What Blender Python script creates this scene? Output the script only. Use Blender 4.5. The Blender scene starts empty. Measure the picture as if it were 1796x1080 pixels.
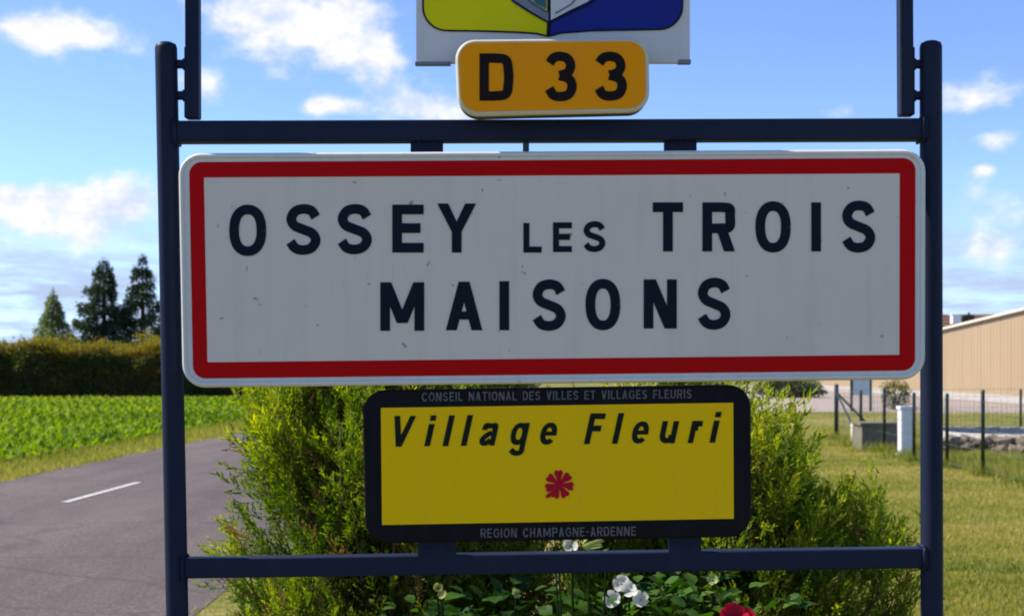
import bpy, math, random
import numpy as np
from math import radians, sin, cos, pi, atan2, sqrt
from mathutils import Vector, Matrix

rng = np.random.default_rng(7)
random.seed(7)
SC = bpy.context.scene
COL = SC.collection

# ------------------------------------------------------------------ camera
F, CX, HY, CAMH = 2339.0, 898.0, 640.0, 1.5          # focal length in photo pixels, principal column, horizon row, eye height
def P(px, py, d):
    """world point seen at photo pixel (px,py) when it stands d metres ahead of the eye"""
    return Vector(((px - CX) / F * d, d, CAMH + (HY - py) / F * d))
def G(px, py):
    d = F * CAMH / (py - HY)
    return Vector(((px - CX) / F * d, d, 0.0))

cam = bpy.data.cameras.new('camera')
camo = bpy.data.objects.new('camera', cam); COL.objects.link(camo)
camo.location = (0, 0, CAMH); camo.rotation_euler = (radians(90), 0, 0)
cam.sensor_fit = 'HORIZONTAL'; cam.sensor_width = 36.0
cam.lens = 36.0 * F / 1796.0
cam.shift_y = (HY - 540.0) / 1796.0
cam.clip_start = 0.05; cam.clip_end = 6000
cam.dof.use_dof = True; cam.dof.focus_distance = 2.66; cam.dof.aperture_fstop = 10.0
SC.camera = camo

# ------------------------------------------------------------------ light
SUN_AZ = atan2(-0.965, 0.26)      # measured from +Y towards +X
SUN_EL = radians(46)
sun_dir = Vector((sin(SUN_AZ) * cos(SUN_EL), cos(SUN_AZ) * cos(SUN_EL), sin(SUN_EL)))
sl = bpy.data.lights.new('sun', 'SUN'); sl.energy = 4.1; sl.angle = radians(0.53); sl.color = (1.0, 0.93, 0.82)
so = bpy.data.objects.new('sun', sl); COL.objects.link(so)
so.rotation_euler = sun_dir.to_track_quat('Z', 'Y').to_euler(); so.location = (-20, 10, 20)

W = bpy.data.worlds.new('World'); SC.world = W; W.use_nodes = True
wn = W.node_tree.nodes; wl = W.node_tree.links
for n in list(wn): wn.remove(n)

def _sock(nodes, links, node, i, v):
    if hasattr(v, 'is_linked') or isinstance(v, bpy.types.NodeSocket): links.new(v, node.inputs[i])
    else: node.inputs[i].default_value = v
def wmath(op, a, b=0.0, c=0.0, clamp=False):
    n = wn.new('ShaderNodeMath'); n.operation = op; n.use_clamp = clamp
    for i, v in enumerate((a, b, c)): _sock(wn, wl, n, i, v)
    return n.outputs[0]
tc = wn.new('ShaderNodeTexCoord')
sep = wn.new('ShaderNodeSeparateXYZ'); wl.new(tc.outputs['Generated'], sep.inputs[0])
X_, Y_, Z_ = sep.outputs
AZ = wmath('ARCTAN2', X_, Y_)
EL = wmath('ARCSINE', Z_)
sky = wn.new('ShaderNodeTexSky'); sky.sky_type = 'NISHITA'; sky.sun_disc = False
sky.sun_elevation = SUN_EL; sky.sun_rotation = SUN_AZ; sky.altitude = 100
sky.air_density = 0.52; sky.dust_density = 0.0; sky.ozone_density = 4.0
hs = wn.new('ShaderNodeHueSaturation'); hs.inputs['Saturation'].default_value = 1.0; hs.inputs['Value'].default_value = 1.0
wl.new(sky.outputs[0], hs.inputs['Color'])
bg_sky = wn.new('ShaderNodeBackground'); bg_sky.inputs[1].default_value = 0.138
tn = wn.new('ShaderNodeMix'); tn.data_type = 'RGBA'; tn.blend_type = 'MULTIPLY'; tn.inputs[0].default_value = 1.0; tn.inputs[7].default_value = (.985, .955, 1, 1)
wl.new(hs.outputs[0], tn.inputs[6]); wl.new(tn.outputs[2], bg_sky.inputs[0])

def wnoise(scale, detail, rough, off=(0, 0, 0), zs=2.2):
    mp = wn.new('ShaderNodeMapping'); mp.inputs['Scale'].default_value = (1, 1, zs); mp.inputs['Location'].default_value = off
    wl.new(tc.outputs['Generated'], mp.inputs[0])
    n = wn.new('ShaderNodeTexNoise'); n.inputs['Scale'].default_value = scale; n.inputs['Detail'].default_value = detail
    n.inputs['Roughness'].default_value = rough
    wl.new(mp.outputs[0], n.inputs['Vector']); return n.outputs[0]
# cumulus patches at their directions in the sky: (px, py, half width px, half height px, weight)
CLOUDS = [(100, 55, 105, 36, .46), (30, 45, 40, 22, .2), (500, 50, 105, 56, .40), (645, 88, 75, 42, .45), (430, 0, 130, 34, .24), (610, 5, 110, 40, .24),
          (735, 188, 95, 30, .52), (563, 186, 38, 16, .48), (365, 150, 45, 30, .30), (245, 138, 45, 18, .26), (225, 60, 60, 20, .16),
          (60, 372, 80, 34, .26), (190, 372, 95, 48, .34), (120, 428, 160, 26, .22), (8, 345, 40, 24, .38), (235, 345, 50, 34, .26), (95, 340, 40, 22, .22),
          (60, 500, 200, 30, .14),
          (1735, 155, 95, 30, .34), (1680, 182, 50, 18, .28), (1748, 250, 40, 20, .38), (1722, 298, 22, 12, .40), (1738, 432, 55, 24, .44), (1510, 192, 70, 18, .26),
          (1720, 375, 140, 30, .20), (1700, 330, 60, 26, .16), (1700, 505, 150, 40, .20), (560, 330, 150, 50, .25), (1100, 420, 200, 60, .25)]
acc = None
for (px, py, sx, sy, w) in CLOUDS:
    v = Vector(((px - CX) / F, 1, (HY - py) / F)).normalized()
    a0 = atan2(v.x, v.y); e0 = math.asin(v.z)
    da = wmath('MULTIPLY', wmath('SUBTRACT', AZ, a0), F / sx)
    de = wmath('MULTIPLY', wmath('SUBTRACT', EL, e0), F / sy)
    r2 = wmath('ADD', wmath('MULTIPLY', da, da), wmath('MULTIPLY', de, de))
    g = wmath('MULTIPLY', wmath('EXPONENT', wmath('MULTIPLY', r2, -0.8)), w)
    acc = g if acc is None else wmath('ADD', acc, g)
def cloud_density(off):
    big = wnoise(8.0, 2, .5, off, 1.8); fine = wnoise(30.0, 5, .56, off, 1.5)
    n = wmath('ADD', wmath('MULTIPLY', big, .25), wmath('MULTIPLY', fine, .75))
    return n
n0 = cloud_density((0, 0, 0)); n1 = cloud_density((-0.006, 0.0, 0.022))
dens = wmath('SUBTRACT', wmath('ADD', n0, acc), 0.645)
mr = wn.new('ShaderNodeMapRange'); mr.interpolation_type = 'SMOOTHSTEP'
mr.inputs[1].default_value = 0.0; mr.inputs[2].default_value = 0.36; wl.new(dens, mr.inputs[0])
# thin veil of far cloud low over the horizon, all the way round
low = wn.new('ShaderNodeMapRange'); low.interpolation_type = 'SMOOTHSTEP'
low.inputs[1].default_value = 0.15; low.inputs[2].default_value = 0.05; low.inputs[3].default_value = 0.0; low.inputs[4].default_value = 1.0
wl.new(Z_, low.inputs[0])
streak = wnoise(14.0, 6, .6, (3, 1, 2), 7.0)
sr = wn.new('ShaderNodeMapRange'); sr.interpolation_type = 'SMOOTHSTEP'; sr.inputs[1].default_value = .36; sr.inputs[2].default_value = .62; sr.inputs[3].default_value = .45; sr.inputs[4].default_value = 1.0
wl.new(streak, sr.inputs[0])
veil = wmath('MULTIPLY', low.outputs[0], sr.outputs[0])
shade = wmath('MULTIPLY_ADD', wmath('SUBTRACT', n0, n1), 4.5, 0.62, clamp=True)
cr = wn.new('ShaderNodeMix'); cr.data_type = 'RGBA'
cr.inputs[6].default_value = (0.66, 0.76, 1.0, 1); cr.inputs[7].default_value = (1.0, 0.985, 0.965, 1)
wl.new(shade, cr.inputs[0])
bg_c = wn.new('ShaderNodeBackground'); bg_c.inputs[1].default_value = 0.53; wl.new(cr.outputs[2], bg_c.inputs[0])
bg_v = wn.new('ShaderNodeBackground'); bg_v.inputs[0].default_value = (0.56, 0.70, 0.98, 1); bg_v.inputs[1].default_value = 0.46
m1 = wn.new('ShaderNodeMixShader'); wl.new(veil, m1.inputs[0]); wl.new(bg_sky.outputs[0], m1.inputs[1]); wl.new(bg_v.outputs[0], m1.inputs[2])
m2 = wn.new('ShaderNodeMixShader'); wl.new(mr.outputs[0], m2.inputs[0]); wl.new(m1.outputs[0], m2.inputs[1]); wl.new(bg_c.outputs[0], m2.inputs[2])
wo = wn.new('ShaderNodeOutputWorld'); wl.new(m2.outputs[0], wo.inputs[0])

W.cycles.sampling_method = 'MANUAL'; W.cycles.sample_map_resolution = 256
vs = SC.view_settings
vs.view_transform = 'Standard'; vs.look = 'None'; vs.gamma = 1; vs.use_curve_mapping = False; vs.exposure = 1.0
SC.cycles.filter_width = 1.9
SC.cycles.max_bounces = 5; SC.cycles.diffuse_bounces = 3; SC.cycles.transmission_bounces = 4; SC.cycles.glossy_bounces = 2; SC.cycles.transparent_max_bounces = 8

# ------------------------------------------------------------------ materials
def mat(name):
    m = bpy.data.materials.new(name); m.use_nodes = True
    nt = m.node_tree; b = nt.nodes['Principled BSDF']
    return m, nt, b
def setin(b, **k):
    for kk, v in k.items(): b.inputs[kk.replace('_', ' ')].default_value = v
def c4(c): return (c[0], c[1], c[2], 1.0)
def nnoise(nt, scale, detail=5, rough=.6, coord='Object', vscale=None):
    t = nt.nodes.new('ShaderNodeTexCoord'); n = nt.nodes.new('ShaderNodeTexNoise')
    n.inputs['Scale'].default_value = scale; n.inputs['Detail'].default_value = detail; n.inputs['Roughness'].default_value = rough
    src = t.outputs[coord]
    if vscale:
        mp = nt.nodes.new('ShaderNodeMapping'); mp.inputs['Scale'].default_value = vscale; nt.links.new(src, mp.inputs[0]); src = mp.outputs[0]
    nt.links.new(src, n.inputs['Vector']); return n.outputs[0]
def ramp(nt, fac, stops, interp='LINEAR'):
    r = nt.nodes.new('ShaderNodeValToRGB'); r.color_ramp.interpolation = interp
    while len(r.color_ramp.elements) < len(stops): r.color_ramp.elements.new(0.5)
    for e, (p, c) in zip(r.color_ramp.elements, stops): e.position = p; e.color = c4(c)
    nt.links.new(fac, r.inputs[0]); return r.outputs[0]
def mixc(nt, fac, a, b, mode='MIX'):
    m = nt.nodes.new('ShaderNodeMix'); m.data_type = 'RGBA'; m.blend_type = mode
    for i, v in ((0, fac), (6, a), (7, b)):
        if isinstance(v, bpy.types.NodeSocket): nt.links.new(v, m.inputs[i])
        else: m.inputs[i].default_value = v if i == 0 else c4(v)
    return m.outputs[2]
def bump(nt, b, h, strength=.3, dist=.01):
    n = nt.nodes.new('ShaderNodeBump'); n.inputs['Strength'].default_value = strength; n.inputs['Distance'].default_value = dist
    nt.links.new(h, n.inputs['Height']); nt.links.new(n.outputs[0], b.inputs['Normal'])

def plain(name, col, rough=.5, var=.12, scale=30, metal=0, bumps=0.0, spec=.5):
    m, nt, b = mat(name); setin(b, Roughness=rough, Metallic=metal); b.inputs['Specular IOR Level'].default_value = spec
    n = nnoise(nt, scale)
    lo = tuple(c * (1 - var) for c in col); hi = tuple(min(1, c * (1 + var)) for c in col)
    nt.links.new(ramp(nt, n, [(.3, lo), (.7, hi)]), b.inputs['Base Color'])
    if bumps: bump(nt, b, n, bumps)
    return m

def weathered(name, col, rough=.38, dirt=(.22, .2, .16), amount=.35, speck=True):
    """retroreflective sign film: soft grime plus a few specks and vertical rain streaks"""
    m, nt, b = mat(name); setin(b, Roughness=rough); b.inputs['Specular IOR Level'].default_value = .08
    g = ramp(nt, nnoise(nt, 3.5, 8, .65), [(.42, (0, 0, 0)), (.75, (1, 1, 1))])
    st = ramp(nt, nnoise(nt, 9, 4, .6, vscale=(4.0, 1, .35)), [(.5, (0, 0, 0)), (.8, (1, 1, 1))])
    gm = mixc(nt, .5, g, st)
    sc = nt.nodes.new('ShaderNodeMath'); sc.operation = 'MULTIPLY'; sc.inputs[1].default_value = amount; nt.links.new(gm, sc.inputs[0])
    c = mixc(nt, sc.outputs[0], col, tuple((a * .45 + d * .55) for a, d in zip(col, dirt)))
    if speck:
        s = ramp(nt, nnoise(nt, 42, 2, .5), [(.71, (0, 0, 0)), (.75, (1, 1, 1))])
        s2 = nt.nodes.new('ShaderNodeMath'); s2.operation = 'MULTIPLY'; s2.inputs[1].default_value = .55; nt.links.new(s, s2.inputs[0])
        c = mixc(nt, s2.outputs[0], c, (.10, .06, .045))
    nt.links.new(c, b.inputs['Base Color'])
    bump(nt, b, nnoise(nt, 5, 2, .5), .04, .01)
    return m

def foliage(name, stops, trans=.35, rough=.55):
    m, nt, b = mat(name); setin(b, Roughness=rough); b.inputs['Specular IOR Level'].default_value = .16
    a = nt.nodes.new('ShaderNodeAttribute'); a.attribute_name = 'tint'
    c = ramp(nt, a.outputs['Fac'], stops)
    nt.links.new(c, b.inputs['Base Color'])
    tr = nt.nodes.new('ShaderNodeBsdfTranslucent')
    hsn = nt.nodes.new('ShaderNodeHueSaturation'); hsn.inputs['Saturation'].default_value = 1.15; hsn.inputs['Value'].default_value = 1.25
    nt.links.new(c, hsn.inputs['Color']); nt.links.new(hsn.outputs[0], tr.inputs[0])
    mx = nt.nodes.new('ShaderNodeMixShader'); mx.inputs[0].default_value = trans
    nt.links.new(b.outputs[0], mx.inputs[1]); nt.links.new(tr.outputs[0], mx.inputs[2])
    nt.links.new(mx.outputs[0], nt.nodes['Material Output'].inputs[0])
    return m

M = {}
M['frame'] = weathered('navy_paint', (.012, .018, .041), .5, (.05, .055, .075), .4, False)
M['frame'].node_tree.nodes['Principled BSDF'].inputs['Specular IOR Level'].default_value = .10
M['panel'] = weathered('white_film', (.73, .64, .555), .5)
M['rim'] = weathered('grey_rim', (.70, .68, .65), .45, amount=.45)
M['red'] = weathered('red_film', (.51, .001, .002), .5, (.2, .02, .02), .3, False)
M['ink'] = plain('dark_blue_ink', (.006, .009, .020), .6, .1, spec=.12)
M['ochre'] = weathered('orange_film', (.95, .33, .001), .5, amount=.25, speck=False)
M['cream_edge'] = weathered('cream_edge', (.66, .60, .44), .5, speck=False)
M['plaque_back'] = weathered('plaque_back', (.11, .085, .05), .5, speck=False)
M['brown_ink'] = plain('brown_black_ink', (.012, .007, .006), .6, .1, spec=.12)
M['black_board'] = weathered('black_enamel', (.007, .0065, .010), .45, (.06, .06, .06), .3, False)
M['yellow'] = weathered('yellow_film', (.95, .58, .001), .5, (.3, .25, .1), .22, False)
M['green_ink'] = plain('dark_green_ink', (.007, .014, .008), .6, .1, spec=.12)
M['grey_ink'] = plain('pale_grey_ink', (.10, .10, .112), .6, .4, 90)
M['flower_red'] = plain('flower_red_print', (.48, .002, .022), .6, .1, spec=.15)
M['crest_white'] = weathered('crest_white', (.66, .64, .63), .45, speck=False)
M['crest_yellow'] = weathered('crest_yellow', (.74, .66, .003), .45, speck=False, amount=.2)
M['crest_blue'] = weathered('crest_blue', (.016, .028, .24), .5, (.03, .04, .12), speck=False)
M['crest_teal'] = plain('crest_teal', (.02, .10, .13), .5)
M['crest_grey'] = plain('crest_grey', (.20, .21, .26), .6, spec=.2)
M['steel'] = plain('galvanised_steel', (.35, .36, .38), .4, .2, 40, metal=.8)
M['fence_green'] = plain('dark_green_steel', (.012, .022, .020), .45, .2)
M['wire'] = plain('wire_grey', (.16, .19, .18), .4, .2, metal=.5)
M['concrete'] = plain('concrete', (.36, .34, .31), .85, .3, 12, bumps=.3)
M['old_concrete'] = plain('old_concrete', (.14, .128, .09), .9, .35, 10, bumps=.3)
M['white_box'] = weathered('white_cabinet', (.78, .79, .82), .4, amount=.3)
M['cream_paint'] = plain('cream_paint', (.62, .60, .48), .6, .15)
M['stone'] = plain('rubble_stone', (.15, .12, .085), .9, .4, 9, bumps=.6)
M['bark'] = plain('bark', (.09, .06, .04), .9, .35, 25, bumps=.6)
M['twig'] = plain('twig_brown', (.10, .062, .032), .85, .3, 40)
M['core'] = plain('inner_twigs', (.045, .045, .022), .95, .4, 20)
M['road_paint'] = None
M['notice_blue'] = plain('notice_pale_blue', (.50, .62, .72), .4, .1)
M['tile'] = plain('roof_tile', (.17, .085, .06), .85, .3, 6)
M['render_wall'] = plain('lime_render', (.60, .55, .46), .9, .12, 4)
M['dark_glass'] = plain('dark_pane', (.02, .025, .03), .1, .1)
M['barn'] = None

# ground ------------------------------------------------------------
m, nt, b = mat('dry_grass_ground'); setin(b, Roughness=.95); b.inputs['Specular IOR Level'].default_value = .1
g1 = ramp(nt, nnoise(nt, .35, 6, .65), [(.36, (.13, .15, .030)), (.5, (.21, .20, .05)), (.64, (.29, .25, .085))])
g2 = ramp(nt, nnoise(nt, 9, 6, .7), [(.3, (.45, .45, .45)), (.7, (1.25, 1.25, 1.25))])
nt.links.new(mixc(nt, 1.0, g1, g2, 'MULTIPLY'), b.inputs['Base Color']); bump(nt, b, nnoise(nt, 14, 6, .7), .8, .04)
M['ground'] = m
m, nt, b = mat('field_soil'); setin(b, Roughness=.95)
nt.links.new(ramp(nt, nnoise(nt, 5, 7, .7), [(.3, (.035, .035, .016)), (.7, (.11, .09, .045))]), b.inputs['Base Color']); bump(nt, b, nnoise(nt, 8, 6, .7), .8, .05)
M['soil'] = m
m, nt, b = mat('asphalt'); setin(b, Roughness=.8); b.inputs['Specular IOR Level'].default_value = .3
base = ramp(nt, nnoise(nt, 1.1, 7, .6, vscale=(1, .25, 1)), [(.3, (.068, .052, .049)), (.5, (.096, .075, .069)), (.72, (.128, .102, .094))])
grit = ramp(nt, nnoise(nt, 38, 6, .85), [(.36, (.42, .42, .43)), (.5, (.95, .95, .95)), (.64, (1.9, 1.8, 1.72))])
cc = mixc(nt, 1.0, base, grit, 'MULTIPLY')
# transverse and wandering cracks sealed with darker bitumen
tcn = nt.nodes.new('ShaderNodeTexCoord'); mpn = nt.nodes.new('ShaderNodeMapping'); mpn.inputs['Scale'].default_value = (.30, .55, 1)
dn = nt.nodes.new('ShaderNodeTexNoise'); dn.inputs['Scale'].default_value = 1.2; dn.inputs['Detail'].default_value = 5
nt.links.new(tcn.outputs['Object'], mpn.inputs[0]); nt.links.new(tcn.outputs['Object'], dn.inputs[0])
av = nt.nodes.new('ShaderNodeVectorMath'); av.operation = 'MULTIPLY_ADD'; av.inputs[1].default_value = (.35, .35, 0)
nt.links.new(dn.outputs[1], av.inputs[0]); nt.links.new(mpn.outputs[0], av.inputs[2])
vo = nt.nodes.new('ShaderNodeTexVoronoi'); vo.feature = 'DISTANCE_TO_EDGE'; vo.inputs['Scale'].default_value = 1.0; nt.links.new(av.outputs[0], vo.inputs['Vector'])
ck = ramp(nt, vo.outputs[0], [(0, (.66, .64, .64)), (.006, (.74, .72, .72)), (.016, (1, 1, 1))])
nt.links.new(mixc(nt, .75, cc, mixc(nt, 1.0, cc, ck, 'MULTIPLY')), b.inputs['Base Color'])
bump(nt, b, nnoise(nt, 60, 4, .8), .6, .01)
M['asphalt'] = m
m, nt, b = mat('worn_road_paint'); setin(b, Roughness=.7)
nt.links.new(ramp(nt, nnoise(nt, 22, 6, .75), [(.34, (.16, .145, .14)), (.55, (.56, .55, .53))]), b.inputs['Base Color'])
M['road_paint'] = m
m, nt, b = mat('gravel_yard'); setin(b, Roughness=.95)
nt.links.new(ramp(nt, nnoise(nt, 2.2, 8, .7), [(.3, (.25, .20, .175)), (.7, (.34, .285, .25))]), b.inputs['Base Color']); bump(nt, b, nnoise(nt, 20, 5, .8), .5, .03)
M['yard'] = m
m, nt, b = mat('beige_cladding'); setin(b, Roughness=.55)
cn = ramp(nt, nnoise(nt, .7, 6, .6, vscale=(1, 1, .25)), [(.3, (.318, .228, .128)), (.7, (.355, .262, .152))])
nt.links.new(cn, b.inputs['Base Color'])
M['barn'] = m

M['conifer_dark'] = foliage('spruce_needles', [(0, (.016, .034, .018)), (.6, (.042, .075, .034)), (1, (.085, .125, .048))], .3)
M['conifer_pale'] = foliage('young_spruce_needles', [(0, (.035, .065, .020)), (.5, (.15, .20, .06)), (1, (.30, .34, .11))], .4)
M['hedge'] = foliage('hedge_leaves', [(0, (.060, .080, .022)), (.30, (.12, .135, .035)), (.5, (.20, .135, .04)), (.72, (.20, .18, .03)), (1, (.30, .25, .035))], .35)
M['shrub_yellow'] = foliage('yellow_shrub_leaves', [(0, (.03, .045, .008)), (.5, (.11, .11, .018)), (1, (.26, .22, .03))], .35)
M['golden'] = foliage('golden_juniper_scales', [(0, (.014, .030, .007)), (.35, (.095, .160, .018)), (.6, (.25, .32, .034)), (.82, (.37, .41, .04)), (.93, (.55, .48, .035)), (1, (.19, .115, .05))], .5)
M['crop'] = foliage('beet_leaves', [(0, (.06, .115, .008)), (.5, (.17, .275, .022)), (1, (.36, .42, .05))], .45, .65)
M['grass'] = foliage('grass_blades', [(0, (.09, .15, .022)), (.4, (.24, .26, .048)), (.7, (.38, .33, .08)), (1, (.52, .43, .16))], .45)
M['leafy'] = foliage('flower_bed_leaves', [(0, (.012, .040, .008)), (.5, (.045, .11, .016)), (1, (.11, .20, .03))], .38)
M['petal_white'] = foliage('white_petals', [(0, (.55, .55, .45)), (1, (.80, .80, .76))], .35)
M['petal_cream'] = foliage('cream_petals', [(0, (.24, .25, .07)), (1, (.38, .36, .12))], .35)
M['petal_red'] = foliage('red_petals', [(0, (.30, .004, .02)), (1, (.52, .01, .05))], .3)
M['bud'] = foliage('bud_green', [(0, (.25, .34, .10)), (1, (.42, .50, .20))], .35)
M['far_wood'] = foliage('far_leaves', [(0, (.02, .032, .016)), (1, (.07, .09, .035))], .2)

# ------------------------------------------------------------------ mesh helpers
def link(name, me, material, parent=None):
    o = bpy.data.objects.new(name, me); COL.objects.link(o)
    if material is not None and len(me.materials) == 0: me.materials.append(material)
    if parent is not None: o.parent = parent
    return o
def pydata(name, v, f, material, parent=None, smooth=False):
    me = bpy.data.meshes.new(name); me.from_pydata([tuple(x) for x in v], [], f); me.update()
    if smooth:
        for p in me.polygons: p.use_smooth = True
    return link(name, me, material, parent)
def npmesh(name, v, f, material, parent=None, tint=None, smooth=False):
    v = np.asarray(v, np.float32); f = np.asarray(f, np.int32); k = f.shape[1]
    me = bpy.data.meshes.new(name)
    me.vertices.add(len(v)); me.vertices.foreach_set('co', v.ravel())
    me.loops.add(f.size); me.loops.foreach_set('vertex_index', f.ravel())
    me.polygons.add(len(f)); me.polygons.foreach_set('loop_start', np.arange(0, f.size, k, dtype=np.int32))
    if smooth: me.polygons.foreach_set('use_smooth', np.ones(len(f), bool))
    if tint is not None:
        a = me.attributes.new('tint', 'FLOAT', 'POINT'); a.data.foreach_set('value', np.asarray(tint, np.float32))
    me.update(calc_edges=True); me.validate()
    return link(name, me, material, parent)
def empty(name, loc=(0, 0, 0)):
    o = bpy.data.objects.new(name, None); COL.objects.link(o); o.location = loc; o.empty_display_size = .1; return o
def tag(o, label, cat, group=None, kind=None):
    o['label'] = label; o['category'] = cat
    if group: o['group'] = group
    if kind: o['kind'] = kind
    return o
def struct(o): o['kind'] = 'structure'; return o

class MB:
    """collects boxes / tubes into one mesh, in world coordinates"""
    def __init__(s): s.v = []; s.f = []
    def box(s, lo, hi):
        b0 = len(s.v); (x0, y0, z0), (x1, y1, z1) = lo, hi
        s.v += [(x0, y0, z0), (x1, y0, z0), (x1, y1, z0), (x0, y1, z0), (x0, y0, z1), (x1, y0, z1), (x1, y1, z1), (x0, y1, z1)]
        s.f += [tuple(b0 + i for i in q) for q in ((0, 3, 2, 1), (4, 5, 6, 7), (0, 1, 5, 4), (1, 2, 6, 5), (2, 3, 7, 6), (3, 0, 4, 7))]
        return s
    def tube(s, pts, radii, n=12, cap=True, prof=None):
        pts = [Vector(p) for p in pts]
        if not hasattr(radii, '__len__'): radii = [radii] * len(pts)
        rings = []
        for i, p in enumerate(pts):
            d = (pts[min(i + 1, len(pts) - 1)] - pts[max(i - 1, 0)]).normalized()
            ref = Vector((0, 1, 0)) if abs(d.y) < .9 else Vector((1, 0, 0))
            a = d.cross(ref).normalized(); bb = d.cross(a)
            ring = []
            pr = prof if prof else [(cos(2 * pi * k / n), sin(2 * pi * k / n)) for k in range(n)]
            for (ca, sa) in pr:
                ring.append(len(s.v)); s.v.append(p + a * ca * radii[i] + bb * sa * radii[i])
            rings.append(ring)
        m_ = len(rings[0])
        for r0, r1 in zip(rings, rings[1:]):
            for k in range(m_): s.f.append((r0[k], r0[(k + 1) % m_], r1[(k + 1) % m_], r1[k]))
        if cap: s.f.append(tuple(rings[0][::-1])); s.f.append(tuple(rings[-1]))
        return s
    def build(s, name, material, parent=None, smooth=False, origin=None):
        v = s.v
        if origin is not None: v = [Vector(p) - Vector(origin) for p in v]
        o = pydata(name, v, s.f, material, parent)
        if smooth:
            me = o.data
            for p in me.polygons: p.use_smooth = len(p.vertices) == 4
        return o
def rounded_sq(c=.28, k=4):
    pr = []
    for q, (sx, sy) in enumerate(((1, 1), (-1, 1), (-1, -1), (1, -1))):
        for i in range(k + 1):
            a = pi / 2 * q + pi / 2 * i / k
            pr.append((sx * (1 - c) + c * cos(a), sy * (1 - c) + c * sin(a)))
    return pr

def frames(dirs, roll):
    """rotation matrices whose local Y is along dirs, rolled"""
    d = dirs / np.linalg.norm(dirs, axis=1, keepdims=True)
    ref = np.where(np.abs(d[:, 2:3]) < .95, np.array([[0, 0, 1.]]), np.array([[1., 0, 0]]))
    a = np.cross(d, ref); a /= np.linalg.norm(a, axis=1, keepdims=True)
    b_ = np.cross(a, d)
    c, s_ = np.cos(roll)[:, None], np.sin(roll)[:, None]
    x = a * c + b_ * s_; z = np.cross(x, d)
    return np.stack([x, d, z], axis=2)
def scatter(T, Fc, pos, R, scale, tint, tipgain=None):
    n = len(pos); k = len(T)
    V = np.einsum('nij,kj->nki', R, T) * np.asarray(scale).reshape(n, 1, 1) + pos[:, None, :]
    Fa = (Fc[None] + (np.arange(n) * k)[:, None, None]).reshape(-1, Fc.shape[1])
    t = np.repeat(np.asarray(tint)[:, None], k, axis=1)
    if tipgain is not None: t = t + tipgain[None, :]
    return V.reshape(-1, 3), Fa, np.clip(t, 0, 1).ravel()
def vnoise(p, s, seed=0):
    """cheap smooth pseudo noise in 0..1"""
    q = p * s + seed * 13.7
    v = np.sin(q[:, 0] * 1.7 + np.sin(q[:, 1] * 1.3) * 1.4) + np.sin(q[:, 1] * 2.1 + np.sin(q[:, -1] * 1.1 + 2) * 1.5) + np.sin(q[:, -1] * 1.9 + np.sin(q[:, 0] * .9 + 4) * 1.3)
    return v / 6 + .5
LEAF = np.array([(0, 0, 0), (.32, .45, .06), (0, 1, 0), (-.32, .45, .06)], float); LEAF_F = np.array([(0, 1, 2, 3)])

# ================================================================== THE SETTING
def sheet(name, pts, z, material, parent=None):
    return pydata(name, [(x, y, z) for x, y in pts], [tuple(range(len(pts)))], material, parent)
gr = sheet('ground', [(-2500, -60), (2500, -60), (2500, 4000), (-2500, 4000)], 0.0, M['ground']); struct(gr)
RD = 0.044
def edgeL(y): return -7.36 + RD * y
def edgeC(y): return -5.35 + RD * y
def edgeR(y): return -2.29 + RD * y
# road with a slightly ragged edge, cambered
ys = np.concatenate([np.arange(-12, 60, .5), np.arange(60, 400, 6.)])
rv, rf = [], []
for i, y in enumerate(ys):
    jl = .05 * sin(y * 1.9) + .04 * sin(y * 4.7 + 1) + random.uniform(-.02, .02); jr = .05 * sin(y * 2.3 + 2) + .03 * sin(y * 5.1) + random.uniform(-.02, .02)
    xl, xr = edgeL(y) + jl, edgeR(y) + jr; xm = (xl + xr) / 2
    rv += [(xl, y, .004), ((xl + xm) / 2, y, .04), (xm, y, .055), ((xr + xm) / 2, y, .04), (xr, y, .004)]
    if i:
        for k in range(4): a = (i - 1) * 5 + k; rf.append((a, a + 1, a + 6, a + 5))
road = pydata('road', rv, rf, M['asphalt'], smooth=True); struct(road)
def camber(x, y):
    t = (x - edgeL(y)) / (edgeR(y) - edgeL(y)); p = [(0, .004), (.25, .04), (.5, .055), (.75, .04), (1, .004)]
    for (a, za), (b_, zb) in zip(p, p[1:]):
        if a <= t <= b_: return za + (zb - za) * (t - a) / (b_ - a)
    return .0
for (y0, y1) in ((9.2, 12.2), (14.1, 16.5), (24.6, 27.6), (37, 40), (50, 53)):
    v, f = [], []
    for i, y in enumerate(np.linspace(y0, y1, 9)):
        for s in (-1, 1): x = edgeC(y) + s * .043; v.append((x, y, camber(x, y) + .005))
        if i: f.append((2 * i - 2, 2 * i - 1, 2 * i + 1, 2 * i))
    pydata('lane_marking', v, f, M['road_paint'], road)

def field_edge(y): return edgeL(y) - .85 - .012 * y
fl = [(field_edge(y), y) for y in (8, 20, 35, 59)]
soil = sheet('field', [(-70, 8)] + fl + [(-70, 59)], .004, M['soil']); struct(soil)
yard = sheet('yard', [(7.5, 43), (14, 42), (19, 41.5), (42, 41.5), (42, 100), (7.5, 100)], .004, M['yard']); struct(yard)

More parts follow.
